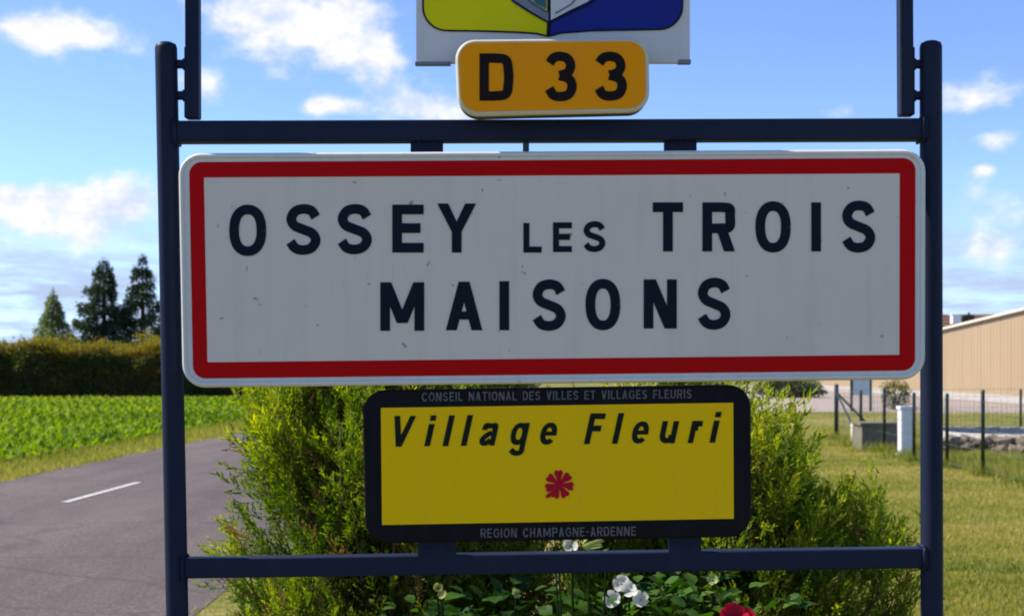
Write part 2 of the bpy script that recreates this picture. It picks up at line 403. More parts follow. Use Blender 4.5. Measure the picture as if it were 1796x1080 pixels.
# ------------------------------------------------------------------ beet crop (uncountable)
def leaf_strip(nseg=3, w=.5, L=1., droop=.5, up=.8):
    v, f = [], []
    for i in range(nseg + 1):
        t = i / nseg; ww = w * .5 * (.18 + 1.25 * sin(pi * min(1, t * .93 + .02)) ** 1.0) * (1 if i < nseg else .25)
        y = L * t * (1 - .15 * t); z = up * t - droop * t * t
        v += [(-ww, y, z + .10 * w), (0, y, z), (ww, y, z + .10 * w)]
        if i:
            a = 3 * i - 3; f += [(a, a + 1, a + 4, a + 3), (a + 1, a + 2, a + 5, a + 4)]
    return np.array(v), np.array(f)
def make_plant(nl, seed):
    r = np.random.default_rng(seed); V, Fq = [], []; off = 0
    for k in range(nl):
        inner = k / nl
        v, f = leaf_strip(2, .22 * r.uniform(.8, 1.2), r.uniform(.45, .75) * (1.15 - .4 * inner), .45 * r.uniform(.5, 1.2), .55 + .6 * inner)
        a = 2.4 * k + r.uniform(-.3, .3); c, s = cos(a), sin(a)
        v = v @ np.array([(c, s, 0), (-s, c, 0), (0, 0, 1)]); V.append(v); Fq.append(f + off); off += len(v)
    return np.concatenate(V), np.concatenate(Fq)
pts = []
for y in np.arange(16.5, 58.2, .25):
    x1 = field_edge(y) - .05; x0 = max(-.42 * y - 3.5, -31)
    xs = np.arange(x0, x1, .165 + .003 * y); xs = xs + rng.uniform(-.1, .1, len(xs))
    pts.append(np.stack([xs, y + rng.uniform(-.09, .09, len(xs)), np.zeros(len(xs))], 1))
pts = np.concatenate(pts)
Vs, Fs, Ts, off = [], [], [], 0
for var in range(4):
    T, Fq = make_plant(12, 40 + var); sel = pts[var::4]; n = len(sel)
    R = frames(np.tile([[0, 1., 0]], (n, 1)) + rng.normal(0, .02, (n, 3)), np.zeros(n))
    a = rng.uniform(0, 2 * pi, n); Rz = np.zeros((n, 3, 3)); Rz[:, 0, 0] = np.cos(a); Rz[:, 0, 1] = -np.sin(a); Rz[:, 1, 0] = np.sin(a); Rz[:, 1, 1] = np.cos(a); Rz[:, 2, 2] = 1
    tint = np.clip(.25 + .5 * vnoise(sel, .25, 3) + rng.normal(0, .16, n), 0, 1)
    v, f, t = scatter(T, Fq, sel, Rz, rng.uniform(.19, .31, n), tint, tipgain=rng.uniform(-.18, .18, len(T)))
    Vs.append(v); Fs.append(f + off); Ts.append(t); off += len(v)
crop = npmesh('beet_crop', np.concatenate(Vs), np.concatenate(Fs), M['crop'], tint=np.concatenate(Ts), smooth=True)
tag(crop, 'bright green leafy beet crop in the field left of the road', 'crop', kind='stuff')

# ------------------------------------------------------------------ grass blades (uncountable)
BLADE = np.array([(-.5, 0, 0), (.5, 0, 0), (.28, .55, .10), (-.28, .55, .10), (.02, 1, .34)], float)
BLADE_F = np.array([(0, 1, 2), (0, 2, 3), (3, 2, 4)])
def grass(name, pos, hgt, wid, tint, label):
    n = len(pos)
    up = np.zeros((n, 3)); up[:, 2] = 1; up += rng.normal(0, .38, (n, 3)) * [1, 1, 0]
    R = frames(up, rng.uniform(0, 2 * pi, n))
    k = len(BLADE); T = BLADE[None] * np.stack([wid, hgt, hgt], 1)[:, None, :]
    V = np.einsum('nij,nkj->nki', R, T) + pos[:, None, :]
    Fa = (BLADE_F[None] + (np.arange(n) * k)[:, None, None]).reshape(-1, 3)
    t = np.clip(tint[:, None] + np.array([-.12, -.12, 0, 0, .12])[None], 0, 1)
    o = npmesh(name, V.reshape(-1, 3), Fa, M['grass'], tint=t.ravel())
    tag(o, label, 'grass', kind='stuff'); return o
def strip(n, y0, y1, fx0, fx1, power=1.6):
    y = y0 + (y1 - y0) * rng.uniform(0, 1, n) ** power
    x0 = fx0(y); x1 = fx1(y); return np.stack([x0 + (x1 - x0) * rng.uniform(0, 1, n), y, np.zeros(n)], 1)
# left verge
n = 42000; p = strip(n, 11, 60, lambda y: field_edge(y) - .2, lambda y: edgeL(y) + .06)
near_road = 1 - np.clip((edgeL(p[:, 1]) - p[:, 0]) / 1.2, 0, 1)
tint = np.clip(.36 + .24 * near_road + .25 * (vnoise(p, .9, 1) - .5) + rng.normal(0, .15, n), 0, 1)
grass('verge_grass', p, rng.uniform(.05, .13, n) * (1.3 - .5 * near_road), rng.uniform(.008, .016, n), tint, 'mown yellow green grass verge between the road and the beet field')
# right lawn between road, shrubs and fence
pa = strip(60000, 1.8, 44, lambda y: edgeR(y) - .04, lambda y: np.minimum(.45 * y + 3, 22 + 0 * y), 1.5)
pb = strip(150000, 7.0, 32, lambda y: .15 * y, lambda y: .42 * y + 1.0, 1.8)
p = np.concatenate([pa, pb]); n = len(p)
keep = p[:, 0] < .45 * p[:, 1] + 2.6
p = p[keep]; n = len(p)
inside = (p[:, 0] > 6.45) & (p[:, 1] < 27.4)
nz = vnoise(p * [.5, 1.5, 1], .55, 5); nz2 = vnoise(p * [.6, 1.6, 1], 1.9, 8)
tint = .62 + .52 * (nz - .5) + .42 * (nz2 - .5) + rng.normal(0, .12, n)
tint = np.where(inside, tint - .26, tint)
dark_row = np.abs(p[:, 1] - (9.68 + .02 * np.sin(p[:, 0] * 3))) < .055  # narrow row across the lawn, blades tinted darker and longer
tint = np.where(dark_row & (p[:, 0] > 2.6), tint - .5, tint)
h = rng.uniform(.022, .055, n) * np.where(inside, 1.9, 1.0) * np.where(dark_row, 1.5, 1.0)
wdt = rng.uniform(.004, .008, n) * (1 + p[:, 1] * .035)
grass('lawn_grass', p, h, wdt, np.clip(tint, 0, 1), 'mown dry grass right of the shrubs reaching to the wire fence')

# ------------------------------------------------------------------ hedge and shrubs
def leaf_cloud(name, pos, nrm, size, tint, material, parent, spread=.7):
    n = len(pos); d = nrm + rng.normal(0, spread, (n, 3))
    R = frames(d, rng.uniform(0, 2 * pi, n))
    v, f, t = scatter(LEAF, LEAF_F, pos, R, size, tint)
    return npmesh(name, v, f, material, parent, tint=t)
def shell_points(n, c, r, seed, inner=.55, lump=.22):
    d = rng.normal(0, 1, (n, 3)); d /= np.linalg.norm(d, axis=1, keepdims=True)
    k = 1 + lump * (2 * vnoise(d, 2.6, seed) - 1) + .5 * lump * (2 * vnoise(d, 6.5, seed + 3) - 1)
    rad = k * (inner + (1 - inner) * rng.uniform(0, 1, n) ** .6)
    return np.asarray(c) + d * rad[:, None] * np.asarray(r), d, rad
HX0, HX1, HY0, HY1, HZ = -36., -7.6, 58.6, 60.2, 2.22
hedge = empty('hedge', ((HX0 + HX1) / 2, (HY0 + HY1) / 2, 0))
def hadd(o): o.location = o.location - hedge.location; return o
n1_, n2_ = 46000, 34000
x = rng.uniform(HX0, HX1, n1_); z = rng.uniform(.02, 1, n1_) ** .9 * (HZ + .12 * np.sin(x * .8) + .10 * np.sin(x * 2.3))
pp = np.stack([x, HY0 - .75 * (vnoise(np.stack([x, z * 1.4, x * .7], 1), 1.5) - .45) - .16 * rng.uniform(-1, 1, n1_), z], 1)
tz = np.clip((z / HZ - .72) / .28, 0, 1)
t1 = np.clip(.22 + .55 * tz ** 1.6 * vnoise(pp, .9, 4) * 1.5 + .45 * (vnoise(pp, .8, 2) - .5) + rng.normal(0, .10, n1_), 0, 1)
x2 = rng.uniform(HX0, HX1, n2_); y2 = rng.uniform(HY0 - .1, HY1, n2_)
z2 = HZ + .12 * np.sin(x2 * .8) + .10 * np.sin(x2 * 2.3) + rng.normal(0, .05, n2_) - .35 * rng.uniform(0, 1, n2_) ** 2 + .34 * rng.uniform(0, 1, n2_) ** 4 + .12 * np.sin(x2 * 4.1 + 1) * np.sin(x2 * 1.3)
p2 = np.stack([x2, y2, z2], 1); t2 = np.clip(.74 + .4 * (vnoise(p2, .7, 6) - .5) + rng.normal(0, .12, n2_), 0, 1)
nr = np.concatenate([np.tile([[0, -1, .5]], (n1_, 1)), np.tile([[0, -.2, 1.]], (n2_, 1))])
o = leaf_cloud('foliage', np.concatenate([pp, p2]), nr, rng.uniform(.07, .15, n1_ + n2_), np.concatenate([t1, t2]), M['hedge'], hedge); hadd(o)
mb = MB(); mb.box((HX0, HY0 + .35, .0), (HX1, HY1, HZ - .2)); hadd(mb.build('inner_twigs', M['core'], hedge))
tag(hedge, 'long clipped dark hedge with yellowish top at the far end of the beet field', 'hedge')

def round_shrub(name, px, py_top, d, width, label, material, seed, n=3500, leaf=(.08, .16), base=0., cat='shrub', group=None):
    c = P(px, 640, d); top = P(px, py_top, d).z; root = empty(name, (c.x, d, 0))
    hh = (top - base) / 2
    pos, nd, rad = shell_points(n, (0, 0, base + hh), (width / 2, width / 2, hh), seed, .45, .28)
    keep = pos[:, 2] > .02; pos, nd, rad = pos[keep], nd[keep], rad[keep]
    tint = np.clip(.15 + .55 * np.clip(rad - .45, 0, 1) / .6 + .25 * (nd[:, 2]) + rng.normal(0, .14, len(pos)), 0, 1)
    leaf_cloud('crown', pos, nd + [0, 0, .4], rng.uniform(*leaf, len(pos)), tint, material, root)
    mb = MB()
    for k in range(5):
        a = k * 1.26 + seed; e = Vector((cos(a) * width * .28, sin(a) * width * .28, base + hh * 1.3))
        mb.tube([(0, 0, -.03), e * .45 + Vector((0, 0, .1)), e], [.05, .035, .012], 6)
    mb.build('stem', M['bark'], root)
    tag(root, label, cat, group); return root
round_shrub('garden_shrub', 118, 590, 63, 2.3, 'yellow green shrub topping the hedge below the small pale spruce', M['shrub_yellow'], 3)
round_shrub('garden_shrub', 200, 597, 63, 2.6, 'yellow green shrub topping the hedge below the tall dark spruce', M['shrub_yellow'], 5)
round_shrub('garden_shrub', 262, 588, 64, 2.0, 'green shrub topping the hedge beside the left sign post', M['hedge'], 9)
round_shrub('dark_shrub', 1388, 668, 62, 3.0, 'low dark shrub beside the pale yard under the town sign', M['far_wood'], 11)
round_shrub('flowering_shrub', 1572, 664, 45, 1.0, 'small yellow leaved shrub behind the fence under the right end of town sign', M['shrub_yellow'], 13, 1600, (.04, .09))

# ------------------------------------------------------------------ conifers behind the hedge
def conifer(px, py_top, d, half, label, material, seed, step=.34, bare=0.0, gap=.25, dark=0., leader=.5, leafs=(.11, .24), taper=.85):
    r = np.random.default_rng(seed)
    top = P(px, py_top, d); H = top.z; root = empty('spruce_tree', (top.x, d, 0))
    mb = MB(); mb.tube([(0, 0, -.1), (.02, 0, H * .5), (0, 0, H * .92), (0, 0, H)], [.16 + .012 * H, .09 + .006 * H, .03, .008], 8)
    mb.build('trunk', M['bark'], root, True)
    lb = MB(); pos, dr, tn = [], [], []
    z = H - leader
    k = 0
    while z > .5:
        t = (H - z) / H
        L0 = half * min(1, .04 + 1.08 * (t * 1.15) ** taper) * (1 + .10 * sin(k * 1.9))
        nb = r.integers(5, 8); a0 = r.uniform(0, 6.28)
        for j in range(nb):
            if r.uniform() < gap * (.3 + t): continue
            a = a0 + j * 6.283 / nb + r.uniform(-.2, .2); L = L0 * r.uniform(.60, 1.15)
            zj = z + r.uniform(-.5, .5) * step; p0 = np.array([0, 0, zj]); tip = np.array([cos(a) * L, sin(a) * L, zj + L * r.uniform(-.35, .15)])
            mid = (p0 + tip) / 2 + [0, 0, -.06 * L]
            lb.tube([p0, mid, tip], [.030, .02, .006], 4, False)
            m_ = int(40 + 130 * L)
            s = r.uniform(.12, 1, m_) ** .75
            c = p0 * ((1 - s) ** 2)[:, None] + mid * (2 * s * (1 - s))[:, None] * 1.0 + tip * (s ** 2)[:, None]
            side = np.array([-sin(a), cos(a), 0.]); wv = r.normal(0, .22 * L + .04, m_) * (1.15 - s * .8)
            c = c + side * wv[:, None] + np.array([0, 0, 1.]) * (r.normal(-.05, .12, m_) - .25 * np.abs(wv))[:, None]
            dd = np.array([cos(a), sin(a), .1]) + side * np.sign(wv)[:, None] * .9 + r.normal(0, .35, (m_, 3)) - np.array([0, 0, .35])
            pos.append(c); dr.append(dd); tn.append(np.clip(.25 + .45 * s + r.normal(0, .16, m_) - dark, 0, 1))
        z -= step * r.uniform(.6, 1.2); k += 1
    m_ = 40; s = r.uniform(0, 1, m_); a = r.uniform(0, 6.28, m_)
    pos.append(np.stack([np.cos(a) * .05, np.sin(a) * .05, H - leader * 1.1 * s], 1)); dr.append(np.stack([np.cos(a) * .6, np.sin(a) * .6, np.ones(m_)], 1)); tn.append(np.full(m_, .5 - dark))
    pos = np.concatenate(pos); dr = np.concatenate(dr); tn = np.concatenate(tn)
    T = LEAF * [.55, 1, 1]
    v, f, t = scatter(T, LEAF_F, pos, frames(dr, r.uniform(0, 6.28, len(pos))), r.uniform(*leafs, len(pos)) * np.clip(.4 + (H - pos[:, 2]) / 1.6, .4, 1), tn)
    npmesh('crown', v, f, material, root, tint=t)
    lb.build('limb', M['bark'], root)['kind'] = 'stuff'
    tag(root, label, 'tree', 'spruces behind the hedge')
conifer(93, 503, 66, 1.8, 'small pale green spruce standing alone left of the taller trees', M['conifer_pale'], 1, .26, leader=.45, gap=.2, taper=1.05, leafs=(.08, .19))
conifer(182, 452, 68, 2.15, 'tall dense dark spruce in the middle of the group behind the hedge', M['conifer_dark'], 2, .30, gap=.18, leader=.3)
conifer(250, 446, 69, 2.0, 'tall open dark spruce nearest the left sign post', M['conifer_dark'], 8, .40, gap=.36, leader=.25)
conifer(292, 520, 72, 1.5, 'shorter dark spruce half hidden by the left sign post', M['conifer_dark'], 6, .36, gap=.3)

# distant wood closing the horizon (one mass)
n = 42000; x = rng.uniform(-900, 900, n); hgt = 7 + 5 * vnoise(np.stack([x, x, x], 1), .02, 2) + 2.5 * vnoise(np.stack([x, x, x], 1), .11, 5)
z = hgt * rng.uniform(0, 1, n) ** .7
pos = np.stack([x, 1150 + rng.uniform(-10, 10, n), z], 1)
fw = leaf_cloud('distant_wood', pos, np.tile([[0, -1., .4]], (n, 1)), rng.uniform(1.6, 3.4, n), rng.uniform(0, 1, n), M['far_wood'], None)
tag(fw, 'low line of far woodland on the horizon', 'woodland', kind='stuff')

# ------------------------------------------------------------------ barn on the right
A = Vector((19.66, 60.5, 0)); B = Vector((20.10, 52.4, 0)); tv = (B - A).normalized(); nv = Vector((-tv.y, tv.x, 0))
if nv.x > 0: nv = -nv                                    # outward, facing the road
def bw(s, z, o=0.0): p = A + tv * s + nv * o; return Vector((p.x, p.y, z))
PROF = [(-20, 2.45), (-9, 2.62), (0, 3.16), (8.1, 3.68), (21, 4.50), (36, 3.45)]
def topz(s):
    for (a, za), (b_, zb) in zip(PROF, PROF[1:]):
        if a <= s <= b_: return za + (zb - za) * (s - a) / (b_ - a)
barn = empty('metal_barn', (A.x, A.y, 0))
def badd(v, f, name, material, smooth=False): return pydata(name, [Vector(p) - Vector((A.x, A.y, 0)) for p in v], f, material, barn, smooth)
# cladding sheets, each one metre wide with trapezoid ribs
s = -20.0
while s < 36:
    w = min(1.0, 36 - s); v, f = [], []; prof = []
    for r_ in range(3):
        b0 = r_ / 3.0
        prof += [(b0 + .0, 0), (b0 + .20, 0), (b0 + .235, .016), (b0 + .29, .016), (b0 + .325, 0)]
    prof = [(min(q, .992), h) for q, h in prof] + [(.992, 0)]
    for (q, h) in prof:
        ss = s + q * w; v += [bw(ss, .28, h), bw(ss, topz(min(36, max(-20, ss))) - .02, h)]
    for i in range(len(prof) - 1): f.append((2 * i, 2 * i + 2, 2 * i + 3, 2 * i + 1))
    badd(v, f, 'cladding_sheet', M['barn']); s += 1.0
v, f = [], []
for i, ss in enumerate((-20.02, 36.02)):
    v += [bw(ss, 0, .06), bw(ss, .29, .06), bw(ss, .29, -.02), bw(ss, 0, -.02)]
f = [(0, 4, 5, 1), (1, 5, 6, 2), (0, 1, 2, 3), (4, 7, 6, 5)]
badd(v, f, 'plinth', M['concrete'])
v, f = [], []
for i, (ss, zz) in enumerate(PROF): v += [bw(ss, zz + .04, .16), bw(ss, zz + .04, -24), bw(ss, zz - .06, .16), bw(ss, zz - .06, .05)]
for i in range(len(PROF) - 1):
    a = 4 * i; f += [(a, a + 4, a + 5, a + 1), (a, a + 2, a + 6, a + 4), (a + 2, a + 3, a + 7, a + 6)]
badd(v, f, 'roof', M['render_wall'])
v, f = [], []
for i, (ss, zz) in enumerate(PROF): v += [bw(ss, 0, -23.8), bw(ss, zz - .03, -23.8)]
for i in range(len(PROF) - 1): a = 2 * i; f.append((a, a + 1, a + 3, a + 2))
b0 = len(v); v += [bw(-20, 0, -.01), bw(-20, 2.43, -.01), bw(36, 0, -.01), bw(36, 3.43, -.01)]; L_ = 2 * (len(PROF) - 1)
f += [(0, 1, b0 + 1, b0), (L_, b0 + 2, b0 + 3, L_ + 1)]
badd(v, f, 'end_wall', M['barn'])
tag(barn, 'long low beige metal clad barn beyond the wire fence', 'barn')

# far house whose tiled roof shows over the barn
D2 = 105.; hx0, hx1 = P(1610, 0, D2).x, P(1775, 0, D2).x; rz = P(0, 551, D2).z
house = empty('farm_house', ((hx0 + hx1) / 2, D2, 0))
def hobj(mb, name, material): return mb.build(name, material, house, origin=house.location)
mb = MB(); mb.box((hx0 + .3, D2 - 3.4, 0), (hx1 - .3, D2 + 3.4, 3.3)); hobj(mb, 'wall', M['render_wall'])
mb = MB()
for r_ in range(9):                       # stepped tile courses up the near slope
    y0 = D2 - 4 + r_ * .444; z0 = 3.15 + (rz - 3.15) * r_ / 9; z1 = 3.15 + (rz - 3.15) * (r_ + 1) / 9
    b0 = len(mb.v); mb.v += [(hx0, y0, z0), (hx1, y0, z0), (hx1, y0, z0 + .07), (hx0, y0, z0 + .07), (hx1, y0 + .444, z1), (hx0, y0 + .444, z1)]
    mb.f += [(b0, b0 + 1, b0 + 2, b0 + 3), (b0 + 3, b0 + 2, b0 + 4, b0 + 5)]
b0 = len(mb.v); mb.v += [(hx0, D2, rz + .002), (hx1, D2, rz + .002), (hx1, D2 + 4, 3.15), (hx0, D2 + 4, 3.15), (hx0, D2 - 4, 3.15), (hx1, D2 - 4, 3.15)]
mb.f += [(b0, b0 + 1, b0 + 2, b0 + 3), (b0, b0 + 3, b0 + 4), (b0 + 1, b0 + 5, b0 + 2)]
hobj(mb, 'roof', M['tile'])
q = P(1676, 556, D2 - 2.2); mb = MB(); mb.box((q.x - .32, q.y - .3, q.z - .5), (q.x + .32, q.y + .3, q.z + .14)); mb.box((q.x - .38, q.y - .36, q.z + .14), (q.x + .38, q.y + .36, q.z + .2)); hobj(mb, 'dormer', M['white_box'])
q = P(1697, 556, D2 - 2.0); mb = MB(); mb.box((q.x - .42, q.y - .35, q.z - .6), (q.x + .42, q.y + .35, q.z + .16)); mb.tube([(q.x + .1, q.y, q.z + .15), (q.x + .1, q.y, q.z + .36)], .10, 8); hobj(mb, 'chimney', M['core'])
tag(house, 'far house with brown tiled roof showing above the barn', 'house')

# ------------------------------------------------------------------ wire fence
fence = empty('wire_fence', (6.4, 18, 0))
def fo(mb, name, material, smooth=False): return mb.build(name, material, fence, smooth, origin=fence.location)
FP = [(6.36, 14.6), (6.36, 16.2), G(1724, 835).xy, G(1661, 821).xy, G(1603, 810).xy, G(1551, 793).xy, G(1510, 785).xy, G(1467, 770).xy, (8.62, 27.4), (10.7, 28.05), (12.9, 28.7), (15.1, 29.4)]
FP = [Vector((p[0], p[1])) for p in FP]
HTS = [1.16, 1.16, 1.17, 1.09, 1.08, 1.12, 1.05, 1.12, 1.12, 1.00, 1.1, 1.1]
for i, (p, hh) in enumerate(zip(FP, HTS)):
    r_ = .028 if i != 7 else .045
    mb = MB(); mb.tube([(p.x, p.y, -.1), (p.x, p.y, hh - .02), (p.x, p.y, hh)], [r_, r_, r_ * .6], 8); fo(mb, 'post', M['fence_green'], True)
c = FP[7]; e = FP[6]; dv = (Vector((8.62, 27.4)) - c).normalized()
mb = MB(); mb.tube([(c.x, c.y, .95), (c.x + .02, c.y - 1.9, .0)], .022, 6); fo(mb, 'brace', M['fence_green'])
mb = MB(); mb.tube([(c.x, c.y, .95), (c.x + dv.x * 1.0, c.y + dv.y * 1.0, .0)], .022, 6); fo(mb, 'brace', M['fence_green'])
for zz in (.08, .35, .62, .85, 1.0):
    mb = MB(); mb.tube([(p.x, p.y - .03, zz) for p in FP], .0028, 4, False); fo(mb, 'wire', M['wire'])
mb = MB()
for p, q in zip(FP, FP[1:]):
    L_ = (q - p).length; k = int(L_ / .16)
    for j in range(1, k):
        u = p.lerp(q, j / k); mb.tube([(u.x, u.y - .03, .05), (u.x, u.y - .03, 1.0)], .0019, 3, False)
o = fo(mb, 'wire_mesh', M['wire']); o['kind'] = 'stuff'
tag(fence, 'dark green posts and thin wire fence with braced corner right of shrubs', 'fence')

tp = []
for p in FP:
    k = 260; a = rng.uniform(0, 2 * pi, k); q = np.abs(rng.normal(0, .13, k)); tp.append(np.stack([p.x + q * np.cos(a), p.y + q * np.sin(a), np.zeros(k)], 1))
tp.append(np.stack([rng.uniform(6.5, 16, 5000), rng.uniform(17, 24, 5000), np.zeros(5000)], 1))
tp.append(np.stack([6.45 + rng.normal(0, .10, 2500), rng.uniform(14, 27, 2500), np.zeros(2500)], 1))
for (gx, gy_) in ((1590, 803), (1545, 793), (1497, 783)):
    g = G(gx, gy_); tp.append(np.stack([g.x + rng.normal(0, .28, 350), g.y + rng.normal(-.02, .12, 350), np.zeros(350)], 1))
tp = np.concatenate(tp); n = len(tp)
grass('tall_grass', tp, rng.uniform(.07, .24, n), rng.uniform(.006, .012, n), np.clip(.34 + rng.normal(0, .2, n), 0, 1), 'longer unmown grass tufts along the fence posts')
# things along the fence
g = G(1590, 801); cab = empty('meter_cabinet', (g.x, g.y, 0))
def cabadd(mb, name, material): return mb.build(name, material, cab)
mb = MB(); mb.box((-.115, -.10, .06), (.115, .10, .78)); cabadd(mb, 'casing', M['white_box'])
mb = MB(); mb.box((-.135, -.12, .782), (.135, .12, .83)); cabadd(mb, 'lid', M['white_box'])
mb = MB(); mb.box((-.10, -.108, .42), (.10, -.102, .76)); cabadd(mb, 'door', M['white_box'])
mb = MB(); mb.box((-.10, -.108, .10), (.10, -.102, .40)); cabadd(mb, 'door', M['white_box'])
mb = MB(); mb.box((.06, -.118, .52), (.08, -.108, .58)); cabadd(mb, 'lock', M['fence_green'])
mb = MB(); mb.box((-.15, -.13, -.05), (.15, .13, .06)); cabadd(mb, 'plinth', M['concrete'])
tag(cab, 'tall narrow white utility cabinet standing by the fence', 'cabinet')
g = G(1497, 781); mk = empty('marker_post', (g.x, g.y, 0))
mb = MB(); mb.tube([(0, 0, -.05), (0, 0, .40), (0, 0, .43)], [.052, .052, .03], 10); mb.build('shaft', M['cream_paint'], mk, True)
mb = MB(); mb.tube([(0, 0, .33), (0, 0, .35)], .0545, 10); mb.build('band', M['concrete'], mk)
tag(mk, 'short cream marker post in the grass near the fence corner', 'post')
g = G(1545, 790); ch = empty('concrete_chamber', (g.x, g.y, 0))
for (lo, hi) in (((-.34, -.03, -.05), (.34, .03, .44)), ((-.34, .031, -.05), (-.28, .60, .44)), ((.28, .031, -.05), (.34, .60, .44)), ((-.279, .54, -.05), (.279, .60, .44))):
    mb = MB(); mb.box(lo, hi); mb.build('slab', M['old_concrete'], ch)
mb = MB(); mb.box((-.37, -.06, .443), (.37, .63, .49)); mb.build('lid', M['old_concrete'], ch)
tag(ch, 'low square concrete chamber with pale lid between the fence posts', 'chamber')
# basin rim with rubble inside the fence
bc = Vector((11.3, 25.5)); bas = empty('concrete_basin', (bc.x, bc.y, 0))
v, f = [], []; N = 40
for k in range(N):
    a = 2 * pi * k / N
    for (r_, zz) in ((2.62, -.05), (2.62, .26), (2.48, .26), (2.48, -.05)): v.append((r_ * cos(a) * 1.25, r_ * sin(a) * .7, zz + .02 * sin(3 * a)))
for k in range(N):
    a, b_ = 4 * k, 4 * ((k + 1) % N)
    f += [(a, b_, b_ + 1, a + 1), (a + 1, b_ + 1, b_ + 2, a + 2), (a + 2, b_ + 2, b_ + 3, a + 3)]
pydata('rim', v, f, M['concrete'], bas, True)
mb = MB()
for k in range(28): pass
tag(bas, 'low round pale concrete basin rim inside the fence at right', 'basin')
ico_v = [(0, 0, 1), (.89, 0, .45), (.28, .85, .45), (-.72, .53, .45), (-.72, -.53, .45), (.28, -.85, .45), (.72, .53, -.45), (-.28, .85, -.45), (-.89, 0, -.45), (-.28, -.85, -.45), (.72, -.53, -.45), (0, 0, -1)]
ico_f = [(0, 1, 2), (0, 2, 3), (0, 3, 4), (0, 4, 5), (0, 5, 1), (1, 6, 2), (2, 7, 3), (3, 8, 4), (4, 9, 5), (5, 10, 1), (6, 7, 2), (7, 8, 3), (8, 9, 4), (9, 10, 5), (10, 6, 1), (11, 7, 6), (11, 8, 7), (11, 9, 8), (11, 10, 9), (11, 6, 10)]
pile = empty('rubble_border', (9.2, 20.2, 0))
stone_meshes = []
for k in range(6):
    vv = [Vector(p) * random.uniform(.75, 1.2) for p in ico_v]; me = bpy.data.meshes.new('stone'); me.from_pydata([tuple(p) for p in vv], [], ico_f); me.materials.append(M['stone']); stone_meshes.append(me)
for k in range(46):
    t = k / 45; px = 1640 + 190 * t; d = 22.9 + 1.1 * sin(t * 5) * .3 + random.uniform(-.25, .25)
    x_ = (px - CX) / F * d; o = bpy.data.objects.new('stone', random.choice(stone_meshes)); COL.objects.link(o); o.parent = pile
    sc = random.uniform(.08, .17); o.scale = (sc * 1.3, sc, sc * random.uniform(.6, 1)); o.rotation_euler = (random.uniform(-.4, .4), random.uniform(-.4, .4), random.uniform(0, 6.28))
    o.location = (x_ - 9.2, d - 20.2, .06 + (.13 if k % 3 == 0 else 0) + random.uniform(-.03, .03))
tag(pile, 'row of brown rubble stones lying in grass inside the fence at right', 'stones')
# notice board on two posts
g0 = G(1494, 721); nb = empty('notice_board', (g0.x + .3, g0.y, 0))
for s in (-1, 1):
    mb = MB(); mb.tube([(s * .31, 0, -.1), (s * .31, 0, 1.15)], .045, 8); mb.build('post', M['fence_green'], nb)
mb = MB(); mb.box((-.27, -.045, .52), (.27, -.015, 1.1)); mb.build('panel', M['notice_blue'], nb)
tag(nb, 'small pale blue board on two dark posts behind the fence corner', 'notice board')

# ================================================================== THE SIGN ASSEMBLY
# ---- frame
D0 = 2.70
fr = empty('sign_frame', (0, D0, 0))
def fadd(mb, name, material=None, smooth=True): return mb.build(name, material or M['frame'], fr, smooth, origin=fr.location)
def ext(a, b_, py):  # px of a line through two photo points at row py
    return a[0] + (b_[0] - a[0]) * (py - a[1]) / (b_[1] - a[1])
pl_t, pl_b = (291, 75), (311, 1080); pr_t, pr_b = (1632.5, 73), (1634.5, 1080)
rad = 19.2 / F * D0
gy = HY + CAMH * F / D0
for (t_, b_) in ((pl_t, pl_b), (pr_t, pr_b)):
    top = P(t_[0], t_[1], D0); bot = P(ext(t_, b_, gy), gy, D0); ax = (top - bot).normalized()
    mb = MB(); mb.tube([bot - ax * .2, bot - ax * .19, top - ax * .03, top - ax * .012, top - ax * .004, top - ax * .001, top], [rad, rad, rad, rad, rad * .9, rad * .62, rad * .55], 32); fadd(mb, 'post')
sq = rounded_sq(.22, 3)
def rail(name, a, b_, hpx, d=D0):
    h_ = hpx / F * d / 2; mb = MB(); mb.tube([P(*a, d), P(*b_, d)], h_, prof=sq); o = fadd(mb, name, None, False)
    return o
rail('top_rail', (305, 233), (1622, 228.5), 37)
rail('bottom_rail', (322, 994.5), (1622, 976), 35)
for (x0, yy, sg) in ((311, 233, 1), (1614.5, 228.5, -1), (324.5, 994.5, 1), (1616, 976, -1)):
    c_ = P(x0, yy, D0); hh = 19.5 / F * D0; mb = MB(); ring_ = [c_ + Vector((0, a * hh, b_ * hh)) for a, b_ in ((-1, -1), (-1, 1), (1, 1), (1, -1), (-1, -1))]
    for pa_, pb_ in zip(ring_, ring_[1:]): mb.tube([pa_, pa_.lerp(pb_, .33) + Vector((sg * .0008, 0, 0)), pa_.lerp(pb_, .66), pb_], [.0034, .0042, .0036, .0034], 6)
    fadd(mb, 'weld')
